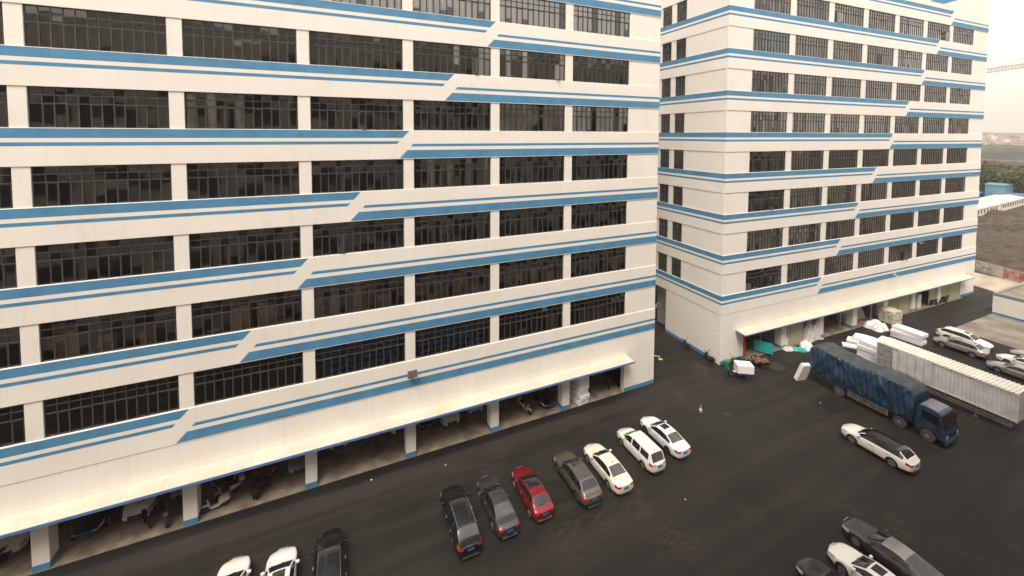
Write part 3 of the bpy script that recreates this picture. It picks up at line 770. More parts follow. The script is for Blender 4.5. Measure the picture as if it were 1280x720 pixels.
row_car('sedan', white2, 'white sedan with sunroof, rightmost of the middle row', -6.4, -5.6, sunroof=.75, rim='rimdark', rearglass='rearglass')
GL = 'cars cut by the lower edge of the photo'
make_car('sedan', white, 'white car nose at the bottom edge, left of the white sunroof sedan', -39.1, -6.95, group=GL)
make_car('sedan', white2, 'white sedan with sunroof at the bottom edge beside the black car', -36.4, -7.45, sunroof=.7, group=GL)
make_car('bigsuv', blackp, 'black sport utility car at the bottom edge with silver roof rails', -33.6, -7.6, rails=True, sunroof=.9, rim='rimdark', group=GL)
make_car('fastback', darkgrey, 'dark grey long sedan at the bottom right edge', .25, -20.9, rim='rim', group=GL, front_plate=False, roof=champagne)
make_car('sedan', white, 'white sedan with sunroof between two dark cars at the bottom right', -2.7, -21.4, sunroof=.7, group=GL)
make_car('suv', blackp, 'black car barely in the picture at the bottom right, its bonnet showing', -5.75, -21.25, group=GL)
make_car('bigsuv', white, 'white crossover with black panoramic roof standing alone near the blue truck', 9.95+.95, -13.9-1.52, roof=M['carglass'], name='parked_car')
make_car('suv', silver, 'silver crossover beside the white one past the trailer', 41.8, -10.25, trim=True, group='cars beyond the trailer')
make_car('bigsuv', white, 'white sport utility car facing the camera side, behind the silver crossover', 44.9, -9.55, rz=math.pi, group='cars beyond the trailer', sunroof=.6)
make_car('sedan', silver, 'pale car mostly hidden behind the trailer roof', 39.9, -15.6, group='cars beyond the trailer')
make_car('sedan', white, 'white car at the right edge next to the hidden pale car', 43.4, -15.35, group='cars beyond the trailer')
make_car('sedan', silver, 'silver car at the right edge, outermost beyond the trailer', 46.6, -15.6, group='cars beyond the trailer')
GG = 'vehicles parked under the open ground floor'
def gcar(kind, pm, label, x, y, **k): return make_car(kind, pm, label, x, y+TYPES[kind]['L']/2, rz=math.pi, group=GG, z=.05, **k)
gcar('sedan', white, 'white car in the parking level left of the first column', -53.2, 1.9)
gcar('suv', blackp, 'black car with chrome grille in the parking level beside the leftmost column', -49.0, 1.35)
gcar('suv', white2, 'white crossover under the canopy behind two motorcycles', -46.4, 1.7)
gcar('sedan', silver, 'silver car behind the black motorcycle under the canopy', -43.9, 2.6)
gcar('sedan', blackp, 'black car behind the cream scooters under the canopy', -41.3, 2.5)
gcar('sedan', redp, 'dark red car in the parking level', -38.6, 2.0)
gcar('sedan', silver, 'silver sedan in the parking level beside the dark red car', -35.9, 1.75)
gcar('sedan', white, 'white car under the canopy right of the third column', -32.9, 3.2)
gcar('sedan', white, 'white car showing only its bonnet tip under the canopy', -30.1, 3.4)
gcar('suv', white, 'white crossover under the canopy just left of the fourth column', -27.6, 2.9)
gcar('sedan', blackp, 'black sedan under the canopy just right of the fourth column', -25.1, 2.5)
gcar('suv', white, 'white crossover with black grille in the parking level', -22.9, 2.0)
gcar('sedan', white2, 'white sedan under the canopy left of the fifth column', -20.2, 2.8)
gcar('sedan', blackp, 'black sedan facing out between two motorcycles and a column', -13.0, .65)

# ------------------------------------------------------------------ two and three wheelers
def spoke_wheel(parent, y, r, wd=.10, x=0.):
    b = MB(); b.lathe([(r*.7, -wd/2), (r*.95, -wd/2), (r, 0), (r*.95, wd/2), (r*.7, wd/2)], 'x', n=18)
    o = b.build('wheel', M['tyre'], parent, smooth=50, loc=(x, y, r))
    b = MB(); b.lathe([(r*.12, -wd*.55), (r*.12, wd*.55)], 'x', n=10); b.lathe([(r*.66, -wd*.3), (r*.72, -wd*.3), (r*.72, wd*.3), (r*.66, wd*.3)], 'x', n=18)
    for k in range(5): b.box(-.012, .012, -.02, .02, .02, r*.7, 0, Matrix.Rotation(k*1.2566, 4, 'X'))
    b.build('rim', M['rim'], o, smooth=50); return o
def make_scooter(label, x, y, rz, bodymat, seatmat, z=0, group='scooters and motorcycles', top_box=False, name='scooter'):
    t = thing(name, label, 'scooter', (x, y, z), rz, group)
    spoke_wheel(t, .62, .25); spoke_wheel(t, -.60, .25)
    b = MB()
    b.prism([(-.15, .32, .24), (-.15, -.25, .24), (-.15, -.25, .33), (-.15, .32, .33)], (.30, 0, 0))
    b.prism([(-.17, .30, .28), (-.17, .36, .28), (-.17, .50, .95), (-.17, .42, .98)], (.34, 0, 0))
    b.prism([(-.15, -.22, .30), (-.15, -.85, .48), (-.15, -.92, .66), (-.15, -.30, .72), (-.15, -.18, .66)], (.30, 0, 0))
    b.prism([(-.08, .36, .50), (-.08, .86, .52), (-.08, .80, .60), (-.08, .42, .66)], (.16, 0, 0))
    b.build('body', bodymat, t, smooth=30, bevel=.03)
    b = MB(); b.prism([(-.14, -.20, .72), (-.14, -.86, .70), (-.14, -.86, .80), (-.14, -.50, .84), (-.14, -.22, .80)], (.28, 0, 0)); b.build('seat', seatmat, t, smooth=40, bevel=.03)
    b = MB(); b.tube((0, .62, .25), (0, .42, .98), .03); b.path([(-.36, .34, 1.06), (-.15, .42, 1.02), (.15, .42, 1.02), (.36, .34, 1.06)], .018)
    for s_ in (-.32, .32): b.tube((s_, .36, 1.05), (s_*1.15, .40, 1.24), .008); b.box(s_*1.15-.06, s_*1.15+.06, .39, .41, 1.20, 1.28)
    b.build('handlebar', M['dark'], t)
    b = MB(); b.lathe([(.03, .44), (.07, .50), (.075, .55)], 'y', (0, 0, .93), 12); b.build('headlight', M['lamp'], t, smooth=40)
    b = MB(); b.tube((.1, -.1, .26), (.22, -.12, .01), .012); b.build('kickstand', M['steelgrey'], t)
    if top_box:
        b = MB(); b.box(-.20, .20, -1.18, -.82, .78, 1.08); b.build('top_box', top_box, t, bevel=.03)
    return t
def make_motorbike(label, x, y, rz, pm, z=.05):
    t = thing('motorcycle', label, 'motorcycle', (x, y, z), rz, 'scooters and motorcycles')
    spoke_wheel(t, .70, .31, .13); spoke_wheel(t, -.68, .31, .15)
    b = MB(); b.prism([(-.13, -.25, .35), (-.13, .30, .35), (-.13, .32, .62), (-.13, -.22, .62)], (.26, 0, 0)); b.tube((0, -.2, .5), (0, -.68, .31), .04); b.tube((0, .1, .6), (0, .45, .85), .04)
    b.tube((.14, .2, .3), (.17, -.85, .36), .045); b.build('engine', M['steelgrey'], t, smooth=40)
    b = MB(); b.prism([(-.15, -.08, .72), (-.15, .42, .78), (-.15, .36, .98), (-.15, .0, .92)], (.30, 0, 0)); b.prism([(-.12, -.35, .68), (-.12, -.98, .88), (-.12, -.96, .95), (-.12, -.30, .80)], (.24, 0, 0))
    b.prism([(-.14, .50, .72), (-.14, .72, .80), (-.14, .62, 1.08), (-.14, .48, 1.0)], (.28, 0, 0)); b.prism([(-.07, .42, .62), (-.07, .98, .60), (-.07, .74, .68)], (.14, 0, 0)); b.build('body', pm, t, smooth=40, bevel=.03)
    b = MB(); b.prism([(-.13, -.06, .84), (-.13, -.80, .92), (-.13, -.80, .98), (-.13, -.08, .90)], (.26, 0, 0)); b.build('seat', M['dark'], t, bevel=.02)
    b = MB(); b.tube((-.07, .70, .31), (-.07, .45, 1.0), .025); b.tube((.07, .70, .31), (.07, .45, 1.0), .025); b.path([(-.38, .30, 1.08), (-.12, .44, 1.04), (.12, .44, 1.04), (.38, .30, 1.08)], .018)
    for s_ in (-.3, .3): b.tube((s_, .35, 1.06), (s_*1.2, .4, 1.22), .008); b.box(s_*1.2-.06, s_*1.2+.06, .39, .41, 1.19, 1.27)
    b.build('handlebar', M['dark'], t)
    b = MB(); b.lathe([(.04, .60), (.09, .68), (.09, .70)], 'y', (0, 0, .92), 12); b.build('headlight', M['lamp'], t, smooth=40)
    return t
make_scooter('black scooter leaning by the alley wall of the second block, farther from the corner', 9.35, 4.0, -.35, M['dark'], M['dark'], 0)
make_scooter('black scooter by the corner of the second block next to the green bin', 9.55, .75, -.2, M['dark'], M['dark'], 0)
make_scooter('dark scooter against the wall behind the blue cargo tricycle', 11.9, -1.05, 1.3, M['steelgrey'], M['dark'], 0)
make_scooter('cream scooter nearest the yard edge by the second column', -41.4, .75, 1.75, M['cream'], M['cream'], .05)
make_scooter('cream and black scooter just behind the cream one', -40.9, 1.75, 1.9, M['cream'], M['dark'], .05, top_box=M['cream'])
make_scooter('black scooter, left of the pair in front of the dark red car', -39.1, 1.25, .2, M['dark'], M['dark'], .05)
make_scooter('black scooter with top box, right of the pair in front of the dark red car', -38.35, 1.05, -.5, M['dark'], M['dark'], .05, top_box=M['dark'])
make_motorbike('black motorcycle with silver flanks leaning beside the second column', -44.6, 1.1, math.pi+.5, M['steelgrey'])
make_scooter('dark scooter with cream rear box left of the black motorcycle', -45.7, 1.4, math.pi+.6, M['dark'], M['dark'], .05, top_box=M['cream'])
make_motorbike('silver motorcycle at the lower left corner of the parking level', -53.4, 1.0, math.pi-.4, M['steel'])
make_scooter('silver scooter parked behind the silver motorcycle', -53.9, 2.4, math.pi-.3, M['steel'], M['dark'], .05)
make_scooter('white sports scooter standing outside the black sedan between two columns', -15.45, 1.35, math.pi+.25, M['cream'], M['dark'], .05, top_box=M['steel'])
for k, (x, y, lb) in enumerate([(58.0, -1.5, 'black motorcycle by the olive shutters, left of the far three'), (60.6, -1.55, 'black motorcycle by the last olive shutters, middle of the far three'), (62.4, -1.55, 'black motorcycle by the last olive shutters, right of the far three')]):
    make_motorbike(lb, x, y-.3, 1.4+.2*k, M['dark'], z=0)
def make_trike(label, x, y, rz, traymat, seatmat, z=0):
    t = thing('cargo_tricycle', label, 'tricycle', (x, y, z), rz, 'cargo tricycles')
    spoke_wheel(t, 1.05, .28, .10); spoke_wheel(t, -.95, .27, .12, -.48); spoke_wheel(t, -.95, .27, .12, .48)
    b = MB(); b.box(-.46, .46, -1.55, .05, .50, .56); b.box(-.48, -.44, -1.55, .05, .56, .82); b.box(.44, .48, -1.55, .05, .56, .82); b.box(-.44, .44, .01, .05, .56, .82); b.box(-.44, .44, -1.55, -1.51, .56, .82); b.build('cargo_bed', traymat, t)
    b = MB(); b.box(-.18, .18, .06, .85, .36, .42); b.box(-.05, .05, -1.5, .9, .40, .47); b.prism([(-.22, .82, .4), (-.22, .88, .4), (-.22, 1.0, .95), (-.22, .94, .98)], (.44, 0, 0)); b.tube((-.48, -.95, .27), (.48, -.95, .27), .03); b.build('body', traymat, t)
    b = MB(); b.box(-.2, .2, .10, .42, .44, .72); b.build('seat_box', traymat, t); b = MB(); b.box(-.2, .2, .08, .46, .73, .82); b.build('seat', seatmat, t, bevel=.03)
    b = MB(); b.tube((0, 1.05, .28), (0, .85, 1.0), .03); b.path([(-.36, .72, 1.08), (-.12, .84, 1.03), (.12, .84, 1.03), (.36, .72, 1.08)], .018)
    for s_ in (-.3, .3): b.tube((s_, .76, 1.06), (s_*1.2, .8, 1.24), .008); b.box(s_*1.2-.06, s_*1.2+.06, .79, .81, 1.21, 1.29)
    b.build('handlebar', M['dark'], t)
    b = MB(); b.lathe([(.04, .9), (.08, .97), (.08, .99)], 'y', (0, 0, .9), 12); b.build('headlight', M['lamp'], t, smooth=40)
    return t
tr1 = Vector((9.6, -3.0, 0)); a1 = 1.02
make_trike('dark blue cargo tricycle carrying a white foam block at the block corner', tr1.x, tr1.y, a1, M['bluetray'], M['cream'])
def foam(label, x, y, z, rz, sx, sy, sz, group='white foam blocks', tx=0., ty=0., mat=None, name='foam_block', bend=0.):
    b = MB(); n = 10
    rr = random.Random(hash((x, y, z)) % 999)
    for j in range(n+1):
        t_ = j/n-.5; zz = bend*(1-4*t_*t_)
        for (a, c_) in ((-.5, 0), (.5, 0), (.5, 1), (-.5, 1)):
            b.v.append((a*sx*(1+rr.uniform(-.012, .012)), t_*sy, c_*sz+zz+rr.uniform(-.008, .008)))
    for j in range(n):
        for q in range(4): k = (q+1) % 4; b.f.append((j*4+q, j*4+k, j*4+4+k, j*4+4+q)); b.mi.append(0)
    b.f.append((0, 3, 2, 1)); b.f.append((n*4, n*4+1, n*4+2, n*4+3)); b.mi += [0, 0]
    bm_ = b.build(name, mat or M['foam'], bevel=min(.04, sz*.2) if not bend else 0, smooth=40)
    bm_.location = (x, y, z); bm_.rotation_euler = (tx, ty, rz); return tag(bm_, label, 'foam block', group)
fp = Vector((math.sin(a1), -math.cos(a1), 0))*.75
foam('white foam block lying on the dark blue cargo tricycle', tr1.x+fp.x*.9, tr1.y+fp.y*.9, .84, a1, 1.15, 1.75, .95)
make_trike('brown and black cargo tricycle loaded with brown hides beside the doorway', 13.6, -2.1, .95, M['dark'], M['brown'])
b = MB(); rr = random.Random(4); n = 12
for i in range(n+1):
    for j in range(n+1): b.v.append(((i/n-.5)*1.25, (j/n-.5)*1.7, .25+.22*math.sin(i*.9+j*.5)*math.sin(j*.7)-.35*max(0, abs(i/n-.5)-.3)*2+rr.uniform(-.03, .03)))
for i in range(n):
    for j in range(n): b.f.append((i*(n+1)+j, (i+1)*(n+1)+j, (i+1)*(n+1)+j+1, i*(n+1)+j+1)); b.mi.append(0)
o = b.build('hide_pile', M['brown'], smooth=70); o.location = (14.2, -2.55, .72); o.rotation_euler = (0, 0, .95)
md = o.modifiers.new('s', 'SOLIDIFY'); md.thickness = .05; tag(o, 'crumpled brown hides heaped on the second cargo tricycle', 'hides')
# green bin
t = thing('waste_bin', 'green round waste bin at the corner of the second block', 'bin', (10.25, -1.15, 0))
b = MB(); b.lathe([(.24, 0), (.27, .1), (.32, .82), (.35, .84), (.35, .88), (.30, .88), (.27, .2)], n=20); b.build('bin_body', M['green'], t, smooth=40)
b = MB(); b.lathe([(.33, .89), (.30, .95), (.05, .98)], n=20); b.build('lid', M['green'], t, smooth=40)
# teal board leaning in the doorway
t = thing('teal_board', 'teal panel board propped upright at the doorway of the second block', 'board', (17.3, -.85, 0), -1.05)
b = MB(); b.box(-1.0, 1.0, -.03, .03, .35, 1.65, 0); b.build('panel', M['teal'], t)
b = MB()
for a, c_ in ((-1.03, -.99), (.99, 1.03)): b.box(a, c_, -.045, .045, 0, 1.68)
b.box(-.99, .99, -.045, .045, 1.65, 1.69); b.box(-.99, .99, -.045, .045, .31, .35); b.build('stand', M['teal'], t)
t = thing('office_chair', 'black swivel chair with round mesh back by the teal board', 'chair', (15.1, -1.2, 0), .6)
b = MB(); b.lathe([(.26, .46), (.27, .50), (.24, .54)], n=16); b.build('seat', M['dark'], t, smooth=40)
b = MB(); b.prism([(-.22, -.24, .62), (.22, -.24, .62), (.24, -.26, .95), (.12, -.27, 1.12), (-.12, -.27, 1.12), (-.24, -.26, .95)], (0, -.05, 0)); b.build('backrest', M['dark'], t, smooth=40)
b = MB(); b.tube((0, 0, .08), (0, 0, .46), .03)
for k in range(5): b.tube((0, 0, .10), (.28*math.cos(k*1.2566), .28*math.sin(k*1.2566), .05), .02)
b.build('base', M['steelgrey'], t)

# ------------------------------------------------------------------ the blue truck
t = thing('cargo_truck', 'blue lorry with dark blue tarpaulin over a tall load', 'truck', (17.9, -12.1, 0), math.pi)
# local: +y front (world -y).  bed from y=-5.5 to 3.2, cab 3.5 to 5.5; near side is local x=+1.25
HX = 1.25
b = MB(); b.box(-HX, HX, -5.5, 3.25, 1.15, 1.28); b.box(-.45, -.25, -5.4, 5.0, .75, 1.14); b.box(.25, .45, -5.4, 5.0, .75, 1.14)
b.build('chassis', M['truckblue'], t)
for sg in (-1, 1):
    b = MB(); b.box(*sorted((sg*(HX-.06), sg*HX)), -5.5, 3.25, 1.285, 1.85)
    for k in range(18): y_ = -5.4+k*.5; b.box(*sorted((sg*HX, sg*(HX+.03))), y_, y_+.06, 1.2, 1.85)
    b.build('side_board', M['truckblue'], t)
b = MB(); b.box(-HX+.06, HX-.06, -5.5, -5.44, 1.285, 2.45); 
for k in range(4): b.box(-HX+.08, HX-.08, -5.54, -5.505, 1.4+k*.26, 1.46+k*.26)
b.build('tailgate', M['truckblue'], t)
# tarpaulin: draped sheet with folds
ny, prof = 150, []
def tarp_sec(yv):
    top = 4.28+.10*math.sin(yv*1.1)+.06*math.sin(yv*2.7+1)
    if yv > 1.9: top += -.04
    if yv < -4.9: top -= .5*(-4.9-yv)
    k = max(0., yv-2.75); top -= 1.5*k*k
    return top
b = MB(); rr = random.Random(3); xs = []
prof = [(-1, 0), (-1.02, .2), (-1.03, .45), (-1.02, .7), (-.98, .90), (-.90, .985), (-.6, 1.0), (-.2, 1.02), (.2, 1.02), (.6, 1.0), (.90, .985), (.98, .90), (1.02, .7), (1.03, .45), (1.02, .2), (1, 0)]
np_ = []
for i in range(len(prof)-1):
    for j in range(3): np_.append((lerp(prof[i][0], prof[i+1][0], j/3), lerp(prof[i][1], prof[i+1][1], j/3)))
np_.append(prof[-1])
def fold(yv, h, sg):
    q = .028*math.sin(yv*6.0+h*5.4*math.sin(yv*.7)+sg)*(.3+.7*(1-h))+.035*math.sin(h*9+yv*1.9+sg)*math.sin(yv*.9+1) + .035*math.sin(yv*2.3-h*4.2+1.2*sg) + .02*math.sin(yv*13+h*6)
    # big diagonal pull lines
    for y0, sl in ((-4.4, 1.6), (-3.4, 2.4), (-1.8, -2.1), (-.6, 2.6), (.6, 2.2), (1.3, -1.8), (2.2, 1.8)):
        d = (yv-y0)-sl*(h-.5); q += .07*math.exp(-(d/.10)**2)
    return q
for j in range(ny+1):
    yv = -5.52+(8.85)*j/ny; tp = tarp_sec(yv); zb_ = 1.50+.10*math.sin(yv*2.2)+.06*math.sin(yv*5)
    for (xx, hh) in np_:
        z_ = lerp(zb_, tp, hh); x_ = xx*(HX+.0)
        if hh < .97: x_ += (1 if xx > 0 else -1)*(fold(yv, hh, 1 if xx > 0 else 2.5)*1.6+.12)
        else: z_ += .05*math.sin(yv*2.1+xx*2)+.03*math.sin(yv*5+xx)
        b.v.append((x_, yv, z_))
c_ = len(np_)
for j in range(ny):
    for i in range(c_-1):
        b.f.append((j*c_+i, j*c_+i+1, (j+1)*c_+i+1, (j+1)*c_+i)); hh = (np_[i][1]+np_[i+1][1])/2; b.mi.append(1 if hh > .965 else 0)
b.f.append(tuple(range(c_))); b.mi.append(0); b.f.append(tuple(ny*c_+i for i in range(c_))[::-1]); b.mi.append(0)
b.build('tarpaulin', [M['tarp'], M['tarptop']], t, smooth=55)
# cab
b = MB()
cabp = [(3.45, .75), (3.45, 2.75), (3.62, 3.05), (4.9, 3.02), (5.12, 2.86), (5.42, 1.75), (5.5, 1.45), (5.5, .62), (4.95, .6), (4.9, .95), (4.55, 1.15), (4.1, 1.15), (3.75, .95), (3.7, .75)]
b.prism([(-1.18, y_, z_) for y_, z_ in cabp], (2.36, 0, 0)); b.build('cab', M['truckblue'], t, smooth=30, bevel=.05)
b = MB(); b.prism([(-1.06, 3.66, 3.04), (-1.0, 3.85, 3.14), (-1.0, 4.6, 3.13), (-1.06, 4.9, 3.03)], (2.1, 0, 0)); b.build('cab_roof', M['truckroof'], t, smooth=40, bevel=.03)
b = MB(); b.poly([(-1.02, 5.14, 2.80), (1.02, 5.14, 2.80), (1.06, 5.445, 1.80), (-1.06, 5.445, 1.80)]); o = b.build('windscreen', M['carglass'], t); md = o.modifiers.new('s', 'SOLIDIFY'); md.thickness = .03; md.offset = 0
for sg in (-1, 1):
    b = MB(); b.prism([(sg*1.185, 3.85, 1.95), (sg*1.185, 4.95, 1.85), (sg*1.185, 5.12, 2.05), (sg*1.185, 4.92, 2.72), (sg*1.185, 3.85, 2.72)], (sg*.012, 0, 0)); b.build('side_window', M['carglass'], t)
    b = MB(); b.box(*sorted((sg*1.2, sg*1.45)), 5.2, 5.26, 2.62, 2.66); b.box(*sorted((sg*1.38, sg*1.56)), 5.16, 5.26, 2.1, 2.62); b.build('mirror', M['dark'], t)
    b = MB(); b.box(*sorted((sg*.75, sg*1.1)), 5.49, 5.53, .95, 1.2); b.build('headlight', M['lamp'], t)
    b = MB(); b.box(*sorted((sg*1.185, sg*1.2)), 3.72, 3.75, 1.2, 2.7); b.box(*sorted((sg*1.185, sg*1.2)), 5.05, 5.08, 1.2, 2.0); b.box(*sorted((sg*1.19, sg*1.23)), 3.9, 4.1, 1.6, 1.65); b.build('door_trim', M['dark'], t)
b = MB(); b.box(-1.2, 1.2, 5.42, 5.62, .45, .80); b.build('bumper', M['truckblue'], t, bevel=.04)
b = MB(); b.box(-.7, .7, 5.5, 5.54, 1.0, 1.45); 
for k in range(4): b.box(-.68, .68, 5.54, 5.56, 1.05+k*.1, 1.09+k*.1)
b.build('grille', M['dark'], t)
b = MB(); b.box(-.95, -.35, 5.15, 5.17, 2.9, 2.96); b.tube((-.9, 5.46, 1.86), (-.2, 5.3, 2.3), .012); b.tube((.1, 5.46, 1.86), (.8, 5.3, 2.3), .012); b.build('wiper', M['dark'], t)
def truck_wheel(y_, sg, dual=False):
    r = .51; wd = .30 if not dual else .6
    b = MB(); b.lathe([(r*.6, -wd/2), (r*.94, -wd/2), (r, -wd/2+.05), (r, wd/2-.05), (r*.94, wd/2), (r*.6, wd/2)], 'x', n=30)
    o = b.build('wheel', M['tyredust'], t, smooth=40, loc=(sg*(HX-.02-wd/2), y_, r))
    b = MB(); e = sg*(wd/2)
    b.lathe([(r*.62, e-sg*.02), (r*.58, e-sg*.05), (r*.35, e-sg*(.02 if not dual else .10)), (r*.3, e+sg*(.02 if not dual else -.02)), (r*.14, e+sg*(.04 if not dual else 0.)), (r*.10, e+sg*.045)], 'x', n=24)
    for k in range(8): a = k*math.pi/4; b.tube((e-sg*.04, .42*r*math.cos(a), .42*r*math.sin(a)), (e+sg*.02, .42*r*math.cos(a), .42*r*math.sin(a)), .022, 6)
    b.build('hub', M['hubdust'], o, smooth=35)
for sg in (-1, 1):
    truck_wheel(4.35, sg); truck_wheel(2.35, sg); truck_wheel(-2.65, sg, True)
    b = MB()
    for z_ in (.55, .78, 1.0): b.box(*sorted((sg*(HX-.06), sg*(HX-.02))), -1.9, 1.5, z_, z_+.06)
    for k in range(5): y_ = -1.8+k*.8; b.box(*sorted((sg*(HX-.10), sg*(HX-.06))), y_, y_+.06, .5, 1.14)
    b.build('side_guard', M['rust'], t)
b = MB(); b.box(-.9, -.46, -.6, .6, .5, 1.05); b.box(.46, .9, -.4, .9, .5, 1.05); b.build('tank', M['steelgrey'], t, bevel=.06)
b = MB(); b.box(-1.0, 1.0, 3.27, 3.42, .9, 2.2); b.tube((.9, 3.36, .9), (.9, 3.36, 2.9), .05); b.build('exhaust_rack', M['dark'], t)
foam('white foam mattress leaning against the rear of the blue lorry', 15.95, -5.95, .02, -.15, 1.3, .42, 2.15, tx=.28, ty=.12, name='mattress')

# ------------------------------------------------------------------ white box semi trailer
t = thing('box_trailer', 'long white corrugated box trailer standing beside the blue lorry', 'trailer', (26.55, -14.1, 0))
TX, TY, Z0, Z1 = 1.25, 5.25, 1.25, 3.95
b = MB(); p_ = .28
def corr(x_, sg, y0, y1):
    n = int((y1-y0)/p_); pts = []
    for k in range(n+1):
        y_ = y0+(y1-y0)*k/n
        for dy, dx in ((0, 0), (.12, 0), (.15, -.055), (.25, -.055)):
            yy = min(y_+dy, y1); pts.append((x_+sg*dx*1.0, yy))
    vs_ = [(x, y, Z0+.12) for x, y in pts]+[(x, y, Z1-.10) for x, y in pts]; m_ = len(pts)
    b.add(vs_, [(k, k+1, m_+k+1, m_+k) for k in range(m_-1)])
corr(-TX, -1, -TY, .55); corr(-TX, -1, 3.25, TY-1.45) if False else None
corr(-TX, -1, 3.30, TY-1.4); corr(TX, 1, -TY, TY)
for x_ in (-TX, TX):
    b.box(x_-.04, x_+.04, -TY, TY, Z0, Z0+.12); b.box(x_-.04, x_+.04, -TY, TY, Z1-.10, Z1)
    for y_ in (-TY, TY): b.box(x_-.05, x_+.05, y_-.05, y_+.05, Z0-.01, Z1+.006)
b.box(-TX+.05, TX-.05, -TY, -TY+.05, Z0, Z1-.01); b.box(-TX+.04, TX-.04, -TY+.06, TY-.05, Z0, Z0+.06)
b.build('box', M['box_white'], t)
b = MB()
for k in range(36):
    y_ = -TY+k*.29; b.box(-TX+.03, TX-.03, y_, y_+.13, Z1+.002, Z1+.075)
b.box(-TX, TX, -TY, TY, Z1-.03, Z1); b.build('roof', M['box_top'], t)
for k in range(4):        # side doors
    y0 = .56+k*.68
    b = MB(); b.box(-TX-.03, -TX+.01, y0+.01, y0+.67, Z0+.13, Z1-.11)
    b.tube((-TX-.05, y0+.60, Z0+.15), (-TX-.05, y0+.60, Z1-.13), .015); b.box(-TX-.07, -TX-.031, y0+.35, y0+.63, Z0+.45, Z0+.50)
    for z_ in (Z0+.4, Z0+1.3, Z0+2.2): b.box(-TX-.045, -TX-.031, y0+.0, y0+.12, z_, z_+.05)
    b.build('side_door', M['box_white'], t)
    b = MB(); b.box(-TX-.034, -TX-.001, y0-.012, y0+.008, Z0+.12, Z1-.10); b.build('door_seal', M['steelgrey'], t)
b = MB(); b.box(-TX-.02, -TX+.01, TY-1.38, TY, Z0+.13, Z1-.11)
for k in range(4): z_ = Z0+.2+k*.62; b.box(-TX-.05, -TX-.021, TY-1.36, TY-.02, z_, z_+.07)
for y_ in (TY-1.38, TY-.08): b.box(-TX-.055, -TX-.021, y_, y_+.07, Z0+.13, Z1-.11)
b.build('rear_frame', M['greyframe'], t)
b = MB()
for x_ in (-.5, .5): b.box(x_-.07, x_+.07, -TY+.2, TY, .85, Z0-.02)
for z_ in (.62, .85): b.box(-TX+.0, -TX+.05, -TY+.3, 2.6, z_, z_+.06); b.box(TX-.05, TX, -TY+.3, 2.6, z_, z_+.06)
for k in range(7): y_ = -TY+.4+k*1.1; b.box(-TX+.05, TX-.05, y_, y_+.08, .95, Z0-.02)
for x_ in (-.9, .9): b.box(x_-.06, x_+.06, -2.6, -2.5, .1, Z0-.02); b.box(x_-.15, x_+.15, -2.7, -2.4, 0, .1)
b.build('chassis', M['rust'], t)
for y_ in (3.2, 4.35):
    for sg in (-1, 1):
        bb = MB(); bb.lathe([(.3, -.28), (.48, -.28), (.5, -.22), (.5, .22), (.48, .28), (.3, .28)], 'x', n=26); o = bb.build('wheel', M['tyredust'], t, smooth=40, loc=(sg*.95, y_, .5))
        bb = MB(); bb.lathe([(.31, sg*.26), (.16, sg*.20), (.1, sg*.29)], 'x', n=20); bb.build('hub', M['hubdust'], o, smooth=40)

# ------------------------------------------------------------------ foam and goods in front of the second block
rr = random.Random(11)
for k in range(4): foam(['bottom', 'second lowest', 'third', 'topmost'][k]+' white foam bundle of the tall stack behind the lorry', 28.6+rr.uniform(-.12, .12), -7.0+rr.uniform(-.2, .2), .02+k*.57, rr.uniform(-.07, .07), 1.7, 2.5, .53)
foam('curved white foam sheets fanned on the asphalt left of the tall stack, lower layer', 32.0, -4.3, .02, .35, 1.6, 3.0, .30, bend=.15)
foam('curved white foam sheets fanned on top of the lower layer left of the tall stack', 32.5, -4.8, .48, .25, 1.6, 3.0, .42, bend=.12)
foam('slim white foam slab lying flat, nearest to the lorry of the fanned sheets', 30.0, -4.4, .02, .55, 1.0, 2.4, .22, bend=.05)
for k in range(2): foam(['lower', 'upper'][k]+' white foam block behind the rear end of the trailer', 33.9, -6.9, .02+k*.6, .1+.04*k, 1.7, 3.0, .58)
for k in range(3): foam(['bottom', 'middle', 'top'][k]+' foam bundle of the stack beyond the trailer near the pallet', 39.4+rr.uniform(-.12, .12), -6.2+rr.uniform(-.15, .15), .02+k*.5, rr.uniform(-.06, .08), 1.6, 3.2, .48)
t = thing('pallet_stack', 'square pallet of stacked white sacks in front of the workshop columns', 'pallet', (43.75, -2.25, 0), -.1)
b = MB()
for k in range(3): b.box(-1.1+k*1.0, -.9+k*1.0, -.95, .95, .02, .12)
for k in range(7): b.box(-1.1, 1.1, -.95+k*.29, -.80+k*.29, .121, .15)
b.build('pallet', M['rust'], t)
b = MB()
for lay in range(8):
    for a in range(3):
        for c_ in range(3):
            dx, dy = rr.uniform(-.04, .04), rr.uniform(-.04, .04)
            b.box(-1.05+a*.70+dx, -.38+a*.70+dx, -.93+c_*.62+dy, -.34+c_*.62+dy, .155+lay*.23, .155+lay*.23+.215)
b.build('sacks', M['cream'], t, bevel=.035)
